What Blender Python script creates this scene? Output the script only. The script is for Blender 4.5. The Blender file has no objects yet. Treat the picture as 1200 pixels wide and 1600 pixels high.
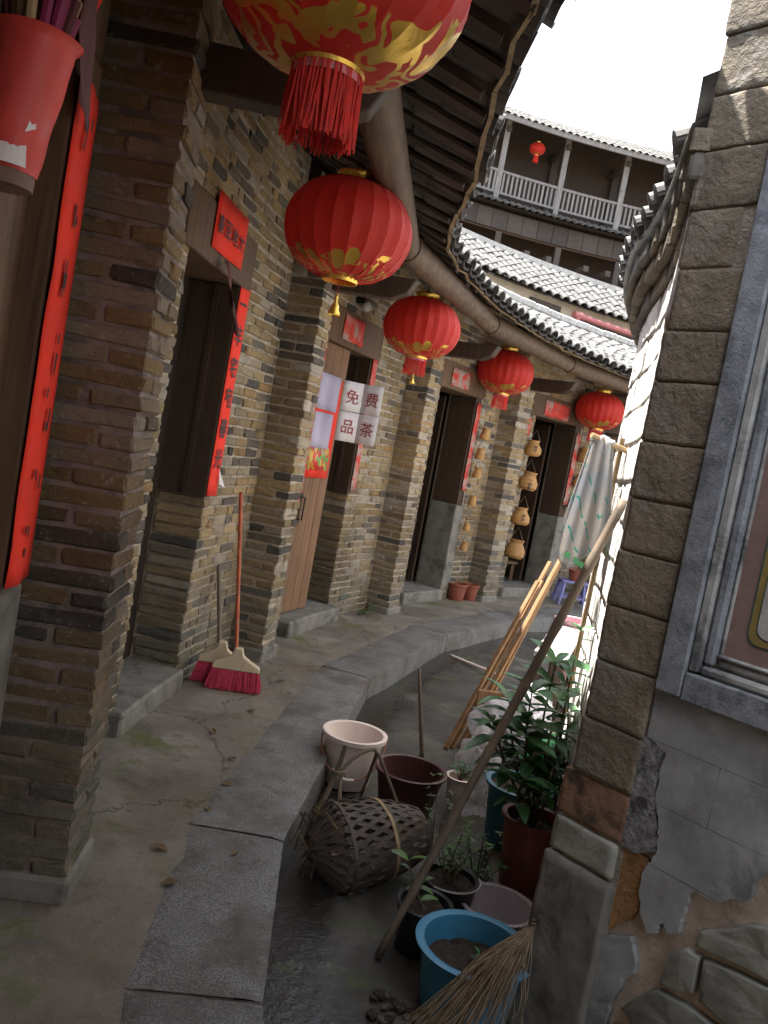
import bpy, bmesh, math, random
from mathutils import Vector, Matrix, noise
random.seed(7)
PI = math.pi
rad = math.radians
scene = bpy.context.scene
COL = scene.collection

# ------------------------------------------------------------------ camera, sky, sun, exposure
cam_d = bpy.data.cameras.new('camera'); cam = bpy.data.objects.new('camera', cam_d); COL.objects.link(cam)
cam_d.sensor_fit = 'VERTICAL'; cam_d.sensor_height = 24.0; cam_d.lens = 24.0 * 1294 / 1600
cam_d.clip_start = 0.05; cam_d.clip_end = 3000
_p, _r = math.atan(98.4 / 1294), rad(10.4)
_f = Vector((0, math.cos(_p), -math.sin(_p))); _u0 = Vector((0, math.sin(_p), math.cos(_p))); _r0 = Vector((1, 0, 0))
_right = _r0 * math.cos(_r) + _u0 * math.sin(_r); _up = -_r0 * math.sin(_r) + _u0 * math.cos(_r)
cam.matrix_world = Matrix(((_right.x, _up.x, -_f.x, 0), (_right.y, _up.y, -_f.y, 0), (_right.z, _up.z, -_f.z, 1.5), (0, 0, 0, 1)))
scene.camera = cam

SUN_AZ = 60.0      # degrees to the left of straight ahead (+Y)
SUN_EL = 69.0
world = bpy.data.worlds.new('World'); scene.world = world; world.use_nodes = True
wn = world.node_tree.nodes; wl = world.node_tree.links
sky = wn.new('ShaderNodeTexSky'); sky.sky_type = 'NISHITA'; sky.sun_disc = False
sky.sun_elevation = rad(SUN_EL); sky.sun_rotation = rad(-SUN_AZ); sky.dust_density = 4.0; sky.air_density = 1.2; sky.altitude = 300
hz = wn.new('ShaderNodeMixRGB'); hz.inputs[0].default_value = 0.55; hz.inputs[2].default_value = (8.6, 8.8, 9.2, 1)
wl.new(sky.outputs[0], hz.inputs[1]); wl.new(hz.outputs[0], wn['Background'].inputs[0])
wn['Background'].inputs[1].default_value = 0.085
sd = bpy.data.lights.new('sun', 'SUN'); sun = bpy.data.objects.new('sun', sd); COL.objects.link(sun)
sd.energy = 5.0; sd.angle = rad(0.6); sd.color = (1.0, 0.95, 0.87)
_s = Vector((-math.sin(rad(SUN_AZ)) * math.cos(rad(SUN_EL)), math.cos(rad(SUN_AZ)) * math.cos(rad(SUN_EL)), math.sin(rad(SUN_EL))))
sun.rotation_euler = _s.to_track_quat('Z', 'Y').to_euler(); sun.location = (-5, 6, 14)
scene.view_settings.view_transform = 'Standard'; scene.view_settings.look = 'None'
scene.view_settings.gamma = 1.0; scene.view_settings.use_curve_mapping = False
scene.view_settings.exposure = 2.2
scene.render.engine = 'CYCLES'

# ------------------------------------------------------------------ helpers
W = {}                                     # world origin of every object
def link(o): COL.objects.link(o); return o
CX, CY = 8.9, 3.2                          # centre of the round courtyard
def pol(th, R, z=0.0):
    t = rad(th); return Vector((CX - R * math.cos(t), CY + R * math.sin(t), z))
def er(th): t = rad(th); return Vector((-math.cos(t), math.sin(t), 0))    # away from the centre
def et(th): t = rad(th); return Vector((math.sin(t), math.cos(t), 0))     # along the alley
def phi(th): return PI / 2 - rad(th)
Z = Vector((0, 0, 1))

def prop(o, label=None, cat=None, group=None, kind=None):
    if label: o['label'] = label
    if cat: o['category'] = cat
    if group: o['group'] = group
    if kind: o['kind'] = kind
    return o
def thing(name, loc, label, cat, group=None):
    o = bpy.data.objects.new(name, None); link(o); o.empty_display_size = 0.1
    o.location = loc; W[o] = Vector(loc); return prop(o, label, cat, group)

class G:
    def __init__(s): s.v = []; s.f = []
    def add(s, vs, fs):
        b = len(s.v); s.v += [Vector(p) for p in vs]; s.f += [tuple(b + i for i in f) for f in fs]; return s
    def box(s, c, size, rz=0.0, ax=None):
        c = Vector(c); hx, hy, hz_ = size[0] / 2, size[1] / 2, size[2] / 2
        if ax is None: ax = (Vector((math.cos(rz), math.sin(rz), 0)), Vector((-math.sin(rz), math.cos(rz), 0)), Z)
        vs = [c + ax[0] * (x * hx) + ax[1] * (y * hy) + ax[2] * (z * hz_) for z in (-1, 1) for y in (-1, 1) for x in (-1, 1)]
        return s.add(vs, [(0, 2, 3, 1), (4, 5, 7, 6), (0, 1, 5, 4), (2, 6, 7, 3), (0, 4, 6, 2), (1, 3, 7, 5)])
    def bar(s, a, b, w, h, up=Z):
        a = Vector(a); b = Vector(b); d = (b - a); L = d.length; d.normalize()
        x = d.cross(up);
        if x.length < 1e-4: x = d.cross(Vector((1, 0, 0)))
        x.normalize(); y = x.cross(d)
        return s.box((a + b) / 2, (w, L, h), ax=(x, d, y))
    def tube(s, pts, r, n=8, cap=True):
        pts = [Vector(p) for p in pts]; rs = r if isinstance(r, (list, tuple)) else [r] * len(pts)
        b = len(s.v); ref = None
        for i, p in enumerate(pts):
            d = (pts[min(i + 1, len(pts) - 1)] - pts[max(i - 1, 0)]).normalized()
            if ref is None: ref = d.orthogonal().normalized()
            x = (ref - d * ref.dot(d)).normalized(); ref = x; y = d.cross(x)
            for k in range(n):
                a = 2 * PI * k / n; s.v.append(p + (x * math.cos(a) + y * math.sin(a)) * rs[i])
        for i in range(len(pts) - 1):
            for k in range(n):
                k2 = (k + 1) % n; s.f.append((b + i * n + k, b + i * n + k2, b + (i + 1) * n + k2, b + (i + 1) * n + k))
        if cap:
            s.f.append(tuple(b + k for k in reversed(range(n)))); s.f.append(tuple(b + (len(pts) - 1) * n + k for k in range(n)))
        return s
    def lathe(s, c, prof, n=32, ang=None, capb=False):
        c = Vector(c); b = len(s.v)
        for r, z in prof:
            for k in range(n):
                a = 2 * PI * k / n; rr = r if ang is None else ang(r, z, a)
                s.v.append(c + Vector((rr * math.cos(a), rr * math.sin(a), z)))
        for i in range(len(prof) - 1):
            for k in range(n):
                k2 = (k + 1) % n; s.f.append((b + i * n + k, b + i * n + k2, b + (i + 1) * n + k2, b + (i + 1) * n + k))
        if capb: s.f.append(tuple(b + k for k in reversed(range(n))))
        return s
    def sector(s, t0, t1, r0, r1, z0, z1, n=None):
        n = n or max(1, int(abs(t1 - t0) / 1.5)); b = len(s.v)
        for i in range(n + 1):
            t = t0 + (t1 - t0) * i / n
            s.v += [pol(t, r0, z0), pol(t, r1, z0), pol(t, r1, z1), pol(t, r0, z1)]
        for i in range(n):
            a = b + 4 * i; c = a + 4
            for k in range(4): s.f.append((a + k, a + (k + 1) % 4, c + (k + 1) % 4, c + k))
        s.f.append((b, b + 3, b + 2, b + 1)); e = b + 4 * n; s.f.append((e, e + 1, e + 2, e + 3))
        return s
    def grid(s, fn, nu, nv, closed=False):
        b = len(s.v)
        for j in range(nv + 1):
            for i in range(nu + 1): s.v.append(Vector(fn(i / nu, j / nv)))
        for j in range(nv):
            for i in range(nu):
                a = b + j * (nu + 1) + i; s.f.append((a, a + 1, a + nu + 2, a + nu + 1))
        return s
    def prism(s, pts, off):
        b = len(s.v); n = len(pts); off = Vector(off)
        s.v += [Vector(p) for p in pts] + [Vector(p) + off for p in pts]
        s.f.append(tuple(b + i for i in range(n))); s.f.append(tuple(b + n + i for i in reversed(range(n))))
        for i in range(n): j = (i + 1) % n; s.f.append((b + i, b + n + i, b + n + j, b + j))
        return s
    def mesh(s, name, mat, origin, smooth=False, fix=True):
        me = bpy.data.meshes.new(name); me.from_pydata([p - origin for p in s.v], [], s.f); me.materials.append(mat)
        if fix:
            bm = bmesh.new(); bm.from_mesh(me); bmesh.ops.recalc_face_normals(bm, faces=bm.faces); bm.to_mesh(me); bm.free()
        if smooth:
            me.polygons.foreach_set('use_smooth', [True] * len(me.polygons))
            if smooth != 'all': me.set_sharp_from_angle(angle=rad(38))
        me.update(); return me
    def obj(s, name, mat, parent=None, smooth=False, bevel=0, origin=None, kind=None, fix=True):
        if origin is None:
            xs = [p.x for p in s.v]; ys = [p.y for p in s.v]; zs = [p.z for p in s.v]
            origin = Vector(((min(xs) + max(xs)) / 2, (min(ys) + max(ys)) / 2, min(zs)))
        me = s.mesh(name, mat, origin, smooth, fix)
        if bevel:
            bm = bmesh.new(); bm.from_mesh(me)
            bmesh.ops.bevel(bm, geom=[e for e in bm.edges if len(e.link_faces) == 2 and e.calc_face_angle(0) > .5], offset=bevel, segments=1, affect='EDGES')
            bm.to_mesh(me); bm.free()
        o = bpy.data.objects.new(name, me); link(o); put(o, origin, parent)
        if kind: o['kind'] = kind
        return o
def put(o, world, parent=None):
    W[o] = Vector(world)
    if parent is not None: o.parent = parent; o.location = W[o] - W[parent]
    else: o.location = world
    return o
def inst(name, me, world, parent, rot=(0, 0, 0), scale=None):
    o = bpy.data.objects.new(name, me); link(o); put(o, world, parent); o.rotation_euler = rot
    if scale: o.scale = scale
    return o

# ------------------------------------------------------------------ materials
def nt(name):
    m = bpy.data.materials.new(name); m.use_nodes = True; t = m.node_tree
    return m, t.nodes, t.links, t.nodes['Principled BSDF']
def ramp(N, stops, interp='LINEAR'):
    r = N.new('ShaderNodeValToRGB'); r.color_ramp.interpolation = interp; e = r.color_ramp.elements
    while len(e) < len(stops): e.new(0.5)
    for i, (p, c) in enumerate(stops): e[i].position = p; e[i].color = (*c, 1)
    return r
def noi(N, L, scale, detail=4, rough=.6, vec=None, dist=0):
    n = N.new('ShaderNodeTexNoise'); n.inputs['Scale'].default_value = scale; n.inputs['Detail'].default_value = detail
    n.inputs['Roughness'].default_value = rough; n.inputs['Distortion'].default_value = dist
    if vec is not None: L.new(vec, n.inputs['Vector'])
    return n
def mix(N, L, a, b, fac, mode='MIX'):
    m = N.new('ShaderNodeMixRGB'); m.blend_type = mode
    for k, x in ((0, fac), (1, a), (2, b)):
        if isinstance(x, (int, float)): m.inputs[k].default_value = x
        elif isinstance(x, tuple): m.inputs[k].default_value = (*x, 1)
        else: L.new(x, m.inputs[k])
    return m.outputs[0]
def math_(N, L, op, a, b=0.0, clamp=False):
    m = N.new('ShaderNodeMath'); m.operation = op; m.use_clamp = clamp
    for k, x in ((0, a), (1, b)):
        if isinstance(x, (int, float)): m.inputs[k].default_value = x
        else: L.new(x, m.inputs[k])
    return m.outputs[0]
def mrange(N, L, v, a, b, c=0.0, d=1.0):
    m = N.new('ShaderNodeMapRange'); m.inputs[1].default_value = a; m.inputs[2].default_value = b
    m.inputs[3].default_value = c; m.inputs[4].default_value = d; L.new(v, m.inputs[0]); return m.outputs[0]
def bump(N, L, B, h, s, d=.01, prev=None):
    b = N.new('ShaderNodeBump'); b.inputs['Strength'].default_value = s; b.inputs['Distance'].default_value = d
    L.new(h, b.inputs['Height'])
    if prev is not None: L.new(prev, b.inputs['Normal'])
    L.new(b.outputs[0], B.inputs['Normal']); return b.outputs[0]
def pos(N): return N.new('ShaderNodeNewGeometry').outputs['Position']
def objco(N): return N.new('ShaderNodeTexCoord').outputs['Object']

def plain(name, c, rough=.7, var=.3, scale=9, bs=.25, bscale=60, metal=0.0, c2=None, spot=.5, rnd=0.0, stretch=None):
    m, N, L, B = nt(name); v = pos(N)
    if stretch:
        mp = N.new('ShaderNodeMapping'); mp.inputs['Scale'].default_value = stretch; L.new(v, mp.inputs[0]); v = mp.outputs[0]
    n = noi(N, L, scale, 6, .65, v); dk = tuple(x * (1 - var) for x in c); lt = tuple(min(1, x * (1 + var)) for x in c)
    r = ramp(N, [(.3, dk), (.7, lt)]); L.new(n.outputs[0], r.inputs[0]); out = r.outputs[0]
    if c2:
        n2 = noi(N, L, scale * .45, 5, .7, v, .4); out = mix(N, L, out, c2, mrange(N, L, n2.outputs[0], spot, spot + .12))
    if rnd:
        oi = N.new('ShaderNodeObjectInfo'); out = mix(N, L, out, out, 0)
        hs = N.new('ShaderNodeHueSaturation'); L.new(out, hs.inputs['Color']); L.new(mrange(N, L, oi.outputs['Random'], 0, 1, 1 - rnd, 1 + rnd), hs.inputs['Value']); out = hs.outputs[0]
    L.new(out, B.inputs['Base Color']); B.inputs['Metallic'].default_value = metal
    n3 = noi(N, L, scale * 2, 4, .6, v); L.new(mrange(N, L, n3.outputs[0], .3, .7, max(.05, rough - .12), min(1, rough + .12)), B.inputs['Roughness'])
    if bs: n4 = noi(N, L, bscale, 5, .65, v); bump(N, L, B, n4.outputs[0], bs, .006 if bs < .85 else .02)
    return m

def brick_mat(name, src, tint=None):
    m, N, L, B = nt(name); v = pos(N)
    if src == 'obj': rv = N.new('ShaderNodeObjectInfo').outputs['Random']
    else:
        a = N.new('ShaderNodeAttribute'); a.attribute_name = 'rnd'; rv = a.outputs['Fac']
    r = ramp(N, [(0, (.285, .205, .115)), (.2, (.34, .26, .155)), (.38, (.265, .205, .13)), (.55, (.37, .335, .275)), (.7, (.29, .195, .10)), (.8, (.17, .145, .11)), (.92, (.12, .105, .09)), (1, (.07, .064, .058))])
    if tint:
        for e in r.color_ramp.elements: e.color = (e.color[0] * tint[0], e.color[1] * tint[1], e.color[2] * tint[2], 1)
    L.new(rv, r.inputs[0]); n1 = noi(N, L, 26, 6, .7, v); n2 = noi(N, L, 7, 5, .65, v, .5)
    c = mix(N, L, r.outputs[0], (.10, .085, .07), math_(N, L, 'MULTIPLY', mrange(N, L, n1.outputs[0], .48, .78), .5))
    c = mix(N, L, c, (.045, .042, .04), math_(N, L, 'MULTIPLY', mrange(N, L, n2.outputs[0], .56, .72), .5))
    n3 = noi(N, L, 60, 3, .6, v); c = mix(N, L, c, (.42, .37, .29), math_(N, L, 'MULTIPLY', mrange(N, L, n3.outputs[0], .62, .75), .5))
    sp = N.new('ShaderNodeSeparateXYZ'); L.new(v, sp.inputs[0])
    zz = math_(N, L, 'ADD', sp.outputs[2], math_(N, L, 'MULTIPLY', n2.outputs[0], 1.1))
    c = mix(N, L, c, mix(N, L, c, (.095, .1, .088), .68), mrange(N, L, zz, 1.55, .75))       # damp grey foot of the wall
    n5 = noi(N, L, 5, 5, .7, v); mo = math_(N, L, 'MULTIPLY', mrange(N, L, sp.outputs[2], .42, .05), mrange(N, L, n5.outputs[0], .52, .66))
    c = mix(N, L, c, (.045, .06, .02), math_(N, L, 'MULTIPLY', mo, .8))
    n9 = noi(N, L, 1.3, 4, .6, v); hs = N.new('ShaderNodeHueSaturation'); L.new(c, hs.inputs['Color']); L.new(mrange(N, L, n9.outputs[0], .35, .65, .62, 1.25), hs.inputs['Value']); hs.inputs['Saturation'].default_value = 1.12; c = hs.outputs[0]
    n7 = noi(N, L, 13, 6, .75, v, .3); c = mix(N, L, c, (.32, .27, .21), mrange(N, L, n7.outputs[0], .6, .7, 0, .7))
    L.new(c, B.inputs['Base Color']); B.inputs['Roughness'].default_value = .9; B.inputs['Specular IOR Level'].default_value = .25
    b1 = bump(N, L, B, n1.outputs[0], .8, .016); bump(N, L, B, noi(N, L, 110, 4, .7, v).outputs[0], .5, .005, b1)
    return m
BR = brick_mat('brick', 'obj'); BRJ = brick_mat('brick_joined', 'attr'); BRS = brick_mat('dark_brick', 'obj', (.52, .475, .45))  # BRS: darker brown brick, used on the first pier only
MORT = plain('mortar', (.34, .285, .22), .95, .35, 14, .6, 70, c2=(.16, .14, .11), spot=.52)
MORTS = plain('dark_mortar', (.17, .13, .115), .95, .35, 14, .6, 70, c2=(.08, .065, .055), spot=.5)  # darker mortar between the first pier's bricks
def concrete():
    m, N, L, B = nt('walk_concrete'); v = pos(N); n1 = noi(N, L, 2.2, 6, .65, v, .3); n2 = noi(N, L, 11, 6, .7, v); n3 = noi(N, L, 150, 3, .7, v); n4 = noi(N, L, 1.3, 4, .6, v, .6); n8 = noi(N, L, 55, 5, .8, v)
    r = ramp(N, [(.3, (.08, .064, .05)), (.5, (.16, .14, .115)), (.68, (.245, .22, .185))]); L.new(n1.outputs[0], r.inputs[0]); c = r.outputs[0]
    c = mix(N, L, c, (.15, .118, .095), mrange(N, L, n4.outputs[0], .5, .62, 0, .6))
    c = mix(N, L, c, (.05, .044, .038), mrange(N, L, n2.outputs[0], .56, .72, 0, .7))
    c = mix(N, L, c, (.34, .31, .26), mrange(N, L, n3.outputs[0], .62, .72, 0, .6)); c = mix(N, L, c, (.035, .03, .025), mrange(N, L, n8.outputs[0], .62, .72, 0, .7))
    vd = N.new('ShaderNodeVectorMath'); vd.operation = 'MULTIPLY_ADD'; L.new(noi(N, L, 3.5, 5, .65, v).outputs['Color'], vd.inputs[0]); vd.inputs[1].default_value = (.5, .5, .5); L.new(v, vd.inputs[2])
    vo = N.new('ShaderNodeTexVoronoi'); vo.feature = 'DISTANCE_TO_EDGE'; vo.inputs['Scale'].default_value = .85; L.new(vd.outputs[0], vo.inputs['Vector'])
    crk = mrange(N, L, vo.outputs['Distance'], .002, .009, 1, 0); c = mix(N, L, c, (.03, .026, .02), math_(N, L, 'MULTIPLY', crk, .75))
    n5 = noi(N, L, 3.1, 5, .7, v, .2); sp = N.new('ShaderNodeSeparateXYZ'); L.new(v, sp.inputs[0])
    dx = math_(N, L, 'SUBTRACT', sp.outputs[0], CX); dy = math_(N, L, 'SUBTRACT', sp.outputs[1], CY)
    R = math_(N, L, 'SQRT', math_(N, L, 'ADD', math_(N, L, 'MULTIPLY', dx, dx), math_(N, L, 'MULTIPLY', dy, dy)))
    edge = mrange(N, L, R, 9.42, 9.75); moss = math_(N, L, 'MULTIPLY', math_(N, L, 'MAXIMUM', edge, .3), mrange(N, L, n5.outputs[0], .53, .63))
    c = mix(N, L, c, (.09, .1, .022), math_(N, L, 'MULTIPLY', moss, .9))
    L.new(c, B.inputs['Base Color']); L.new(mrange(N, L, n1.outputs[0], .3, .7, .55, .85), B.inputs['Roughness'])
    b = bump(N, L, B, n2.outputs[0], .5, .02); bump(N, L, B, n3.outputs[0], .4, .004, b); return m
CONC = concrete()
def gutter():
    m, N, L, B = nt('gutter_floor'); v = pos(N); n1 = noi(N, L, 2.4, 6, .7, v, .5); n2 = noi(N, L, 16, 6, .7, v); n3 = noi(N, L, 4.5, 5, .7, v, .3)
    r = ramp(N, [(.34, (.018, .016, .013)), (.5, (.048, .043, .035)), (.68, (.11, .1, .083))]); L.new(n1.outputs[0], r.inputs[0]); c = r.outputs[0]
    sp = N.new('ShaderNodeSeparateXYZ'); L.new(v, sp.inputs[0])
    dx = math_(N, L, 'SUBTRACT', sp.outputs[0], CX); dy = math_(N, L, 'SUBTRACT', sp.outputs[1], CY)
    R = math_(N, L, 'SQRT', math_(N, L, 'ADD', math_(N, L, 'MULTIPLY', dx, dx), math_(N, L, 'MULTIPLY', dy, dy)))
    Rn = math_(N, L, 'ADD', R, math_(N, L, 'MULTIPLY', math_(N, L, 'SUBTRACT', n3.outputs[0], .5), .45)); wet = mrange(N, L, Rn, 8.76, 8.86)
    c = mix(N, L, c, (.018, .016, .013), math_(N, L, 'MULTIPLY', wet, .9))
    c = mix(N, L, c, (.05, .07, .015), mrange(N, L, noi(N, L, 3.7, 5, .7, v).outputs[0], .58, .68, 0, .7))
    c = mix(N, L, c, (.02, .018, .015), mrange(N, L, n2.outputs[0], .58, .7, 0, .7))
    L.new(c, B.inputs['Base Color']); L.new(mrange(N, L, wet, 0, 1, .75, .22), B.inputs['Roughness'])
    bump(N, L, B, n2.outputs[0], .35, .02); return m
GUT = gutter()
def granite():
    m, N, L, B = nt('granite'); v = pos(N); n1 = noi(N, L, 170, 3, .6, v); n2 = noi(N, L, 3, 5, .65, v, .3); n3 = noi(N, L, 60, 4, .7, v)
    r = ramp(N, [(.34, (.045, .045, .046)), (.5, (.14, .137, .13)), (.66, (.26, .255, .245))]); L.new(n1.outputs[0], r.inputs[0])
    c = mix(N, L, r.outputs[0], (.07, .06, .048), mrange(N, L, n2.outputs[0], .44, .62, 0, .8)); n6 = noi(N, L, 9, 6, .75, v, .6); c = mix(N, L, c, (.045, .04, .033), mrange(N, L, n6.outputs[0], .54, .68, 0, .75)); c = mix(N, L, c, (.3, .29, .27), mrange(N, L, noi(N, L, 6, 5, .7, v).outputs[0], .62, .74, 0, .4)); c = mix(N, L, c, (.05, .055, .07), mrange(N, L, n3.outputs[0], .56, .68, 0, .6))
    oi = N.new('ShaderNodeObjectInfo'); hs = N.new('ShaderNodeHueSaturation'); L.new(c, hs.inputs['Color']); L.new(mrange(N, L, oi.outputs['Random'], 0, 1, .85, 1.15), hs.inputs['Value'])
    L.new(hs.outputs[0], B.inputs['Base Color']); L.new(mrange(N, L, n2.outputs[0], .3, .7, .5, .75), B.inputs['Roughness'])
    b = bump(N, L, B, n3.outputs[0], .4, .006); bump(N, L, B, n1.outputs[0], .2, .002, b); return m
GRAN = granite()
def wood(name, c, stretch=(30, 30, 2.2), rough=.7, var=.45, rnd=.15):
    m, N, L, B = nt(name); v = pos(N); mp = N.new('ShaderNodeMapping'); mp.inputs['Scale'].default_value = stretch; L.new(v, mp.inputs[0])
    n = noi(N, L, 1, 6, .65, mp.outputs[0], .3); n2 = noi(N, L, 4, 4, .6, v)
    r = ramp(N, [(.25, tuple(x * (1 - var) for x in c)), (.75, tuple(x * (1 + var) for x in c))]); L.new(n.outputs[0], r.inputs[0])
    cc = mix(N, L, r.outputs[0], tuple(x * .4 for x in c), mrange(N, L, n2.outputs[0], .55, .75, 0, .6))
    oi = N.new('ShaderNodeObjectInfo'); hs = N.new('ShaderNodeHueSaturation'); L.new(cc, hs.inputs['Color']); L.new(mrange(N, L, oi.outputs['Random'], 0, 1, 1 - rnd, 1 + rnd), hs.inputs['Value'])
    L.new(hs.outputs[0], B.inputs['Base Color']); B.inputs['Roughness'].default_value = rough; bump(N, L, B, n.outputs[0], .35, .004); return m
WDARK = wood('dark_timber', (.05, .028, .016)); WFD = wood('old_grey_brown_timber', (.045, .037, .032)); WFAC = wood('facade_board', (.038, .03, .025), (3, 3, 30), rnd=.3); WDOOR = wood('sooty_door_wood', (.03, .019, .012)); WBROWN = wood('brown_door_wood', (.17, .085, .038), (45, 45, 1.6), var=.55); WMID = wood('weathered_timber', (.105, .056, .027), (40, 40, 1.6), var=.55)
WLOG = wood('log_wood', (.095, .06, .035), (34, 2.2, 34), var=.6); WGREY = wood('grey_timber', (.16, .157, .155)); WLIGHT = wood('pale_cut_wood', (.25, .14, .065), (20, 20, 3))
WRAFT = wood('rafter_wood', (.042, .028, .019), (6, 6, 6)); BAMB = wood('bamboo', (.13, .098, .07), (25, 25, 4)); BAMBY = wood('bamboo_strip', (.30, .21, .11), (9, 9, 9))
WTANB = wood('split_bamboo', (.2, .14, .075), (9, 9, 9), var=.6); WBASK = wood('basket_strip', (.075, .058, .045), (18, 18, 18)); WTAN = wood('tan_wicker', (.36, .19, .06), (12, 12, 90), var=.35)
STONE = plain('dressed_stone', (.17, .16, .14), .85, .35, 9, .5, 55, c2=(.075, .072, .06), spot=.52)
TILE = plain('roof_tile', (.115, .113, .11), .75, .4, 10, .4, 60, c2=(.08, .075, .06), spot=.55, rnd=.3)
TILEU = plain('under_tile', (.04, .032, .026), .9, .45, 8, .5, 60, c2=(.075, .055, .036), spot=.6, rnd=.5)
TILEL = plain('lichen_tile', (.09, .09, .089), .8, .4, 12, .4, 60, c2=(.045, .044, .042), spot=.53, rnd=.45)
PLW = plain('lime_plaster', (.72, .7, .67), .9, .2, 10, .5, 45, c2=(.4, .38, .35), spot=.58)
CEM = plain('pale_mortar', (.4, .39, .375), .9, .3, 12, .4, 50)
BLK = plain('mud_block', (.225, .19, .14), .95, .32, 9, .9, 42, c2=(.23, .215, .185), spot=.54, rnd=.14)
BLKR = plain('red_brown_block', (.24, .14, .085), .95, .35, 14, .8, 45, c2=(.075, .055, .04), spot=.5)
PLG = plain('grey_plaster', (.31, .325, .33), .85, .32, 8, .35, 60, c2=(.17, .18, .19), spot=.52)
PLG2 = plain('pebbly_plaster', (.27, .27, .275), .95, .6, 40, 1.0, 60, c2=(.07, .068, .066), spot=.5)
PINK = plain('pink_render', (.56, .46, .38), .95, .22, 18, .84, 75, c2=(.38, .31, .26), spot=.56)
OCHRE = plain('ochre_mud', (.38, .2, .08), .95, .35, 22, 1.0, 80)
RUB = plain('rubble_stone', (.25, .255, .225), .85, .35, 8, .6, 45, c2=(.17, .12, .07), spot=.6, rnd=.2)
FRM = plain('frame_stone', (.25, .272, .30), .8, .3, 22, .8, 120, c2=(.14, .155, .175), spot=.5)
FRML = plain('frame_moulding', (.36, .365, .355), .85, .35, 10, .6, 60, c2=(.1, .105, .11), spot=.5)
PNLP = plain('panel_pink', (.25, .165, .145), .9, .15, 30, .3, 90); PNLO = plain('panel_ochre', (.26, .2, .055), .85, .25, 30, .3, 90)
PNLG = plain('panel_green', (.06, .12, .115), .85, .3, 25, .3, 90); PNLW = plain('panel_white', (.42, .41, .4), .9, .2, 20, .5, 90)
RED = plain('red_paper', (.76, .03, .010), .85, .16, 7, .4, 18); REDD = plain('faded_red_paper', (.10, .028, .03), .85, .3, 6, .2, 30)
RTORN = plain('torn_red_paper', (.5, .045, .03), .85, .25, 14, .4, 60, c2=(.34, .26, .22), spot=.46)
INK = plain('ink', (.012, .011, .011), .6, .2, 20, 0); REDINK = plain('red_ink', (.28, .03, .035), .6, .2, 30, 0)
WPAP = plain('white_paper', (.72, .69, .7), .8, .06, 5, .15, 20); LPAP = plain('lilac_paper', (.42, .39, .5), .8, .06, 5, .15, 20)
POST = None
def poster():
    m, N, L, B = nt('poster_print'); v = pos(N); n = N.new('ShaderNodeTexVoronoi'); n.inputs['Scale'].default_value = 26; L.new(v, n.inputs['Vector'])
    sep = N.new('ShaderNodeSeparateColor'); L.new(n.outputs['Color'], sep.inputs[0])
    r = ramp(N, [(0, (.6, .03, .02)), (.3, (.62, .3, .03)), (.5, (.1, .35, .08)), (.65, (.55, .45, .1)), (.8, (.55, .06, .03)), (.92, (.3, .4, .3))], 'CONSTANT'); L.new(sep.outputs[0], r.inputs[0]); L.new(r.outputs[0], B.inputs['Base Color']); return m
POST = poster()
GOLD = plain('gold_foil', (.85, .58, .12), .32, .15, 14, .25, 50, metal=.85)
def lantern_mat(name, big):
    m, N, L, B = nt(name); v = objco(N); sp = N.new('ShaderNodeSeparateXYZ'); L.new(v, sp.inputs[0])
    ang = math_(N, L, 'ARCTAN2', sp.outputs[1], sp.outputs[0]); n = noi(N, L, 9 if big else 8, 2, .4, v, 1.2)
    lobes = math_(N, L, 'SINE', math_(N, L, 'MULTIPLY', ang, 8)); zb = math_(N, L, 'ADD', sp.outputs[2], math_(N, L, 'MULTIPLY', lobes, -.02))
    zb = math_(N, L, 'ADD', zb, math_(N, L, 'MULTIPLY', math_(N, L, 'SUBTRACT', n.outputs[0], .5), .12))
    lo, hi = (-.14, -.09) if big else (-.168, -.135)
    low = mrange(N, L, zb, hi, hi - .004)
    nb = noi(N, L, 7.5 if big else 10, 1, .3, v, .9)
    wv = N.new('ShaderNodeTexWave'); wv.wave_type = 'RINGS'; wv.inputs['Scale'].default_value = 14; wv.inputs['Distortion'].default_value = 9; wv.inputs['Detail'].default_value = 1; L.new(v, wv.inputs['Vector'])
    fine = math_(N, L, 'MULTIPLY', math_(N, L, 'GREATER_THAN', wv.outputs['Fac'], .62), mrange(N, L, sp.outputs[2], -.165, -.17)); fil = math_(N, L, 'MAXIMUM', math_(N, L, 'GREATER_THAN', nb.outputs[0], .545), fine)
    g = math_(N, L, 'MULTIPLY', low, fil); ri = ramp(N, [(.3, (.56, .02, .01)), (.7, (.68, .032, .015))]); L.new(noi(N, L, 5, 3, .5, v).outputs[0], ri.inputs[0])
    L.new(mix(N, L, ri.outputs[0], (.62, .40, .06), g), B.inputs['Base Color']); L.new(mrange(N, L, g, 0, 1, 0, .75), B.inputs['Metallic']); L.new(mrange(N, L, g, 0, 1, .62, .35), B.inputs['Roughness'])
    B.inputs['Sheen Weight'].default_value = .15
    tr = N.new('ShaderNodeBsdfTranslucent'); tr.inputs[0].default_value = (.75, .03, .015, 1); ms = N.new('ShaderNodeMixShader')
    L.new(mrange(N, L, g, 0, 1, .38, .05), ms.inputs[0]); L.new(B.outputs[0], ms.inputs[1]); L.new(tr.outputs[0], ms.inputs[2]); L.new(ms.outputs[0], N['Material Output'].inputs[0])
    bz = noi(N, L, 14, 4, .6, v, .5); bump(N, L, B, bz.outputs[0], .3, .012); return m
LANT = lantern_mat('lantern_silk', False); LANTB = lantern_mat('lantern_silk_floral', True)
FRINGE = plain('red_fringe', (.58, .02, .012), .7, .3, 40, 0, rnd=.1)
def plastic(name, c, rough=.4, var=.12, dirt=(.1, .085, .07), spot=.6): return plain(name, c, rough, var, 6, .12, 30, c2=dirt, spot=spot)
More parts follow.
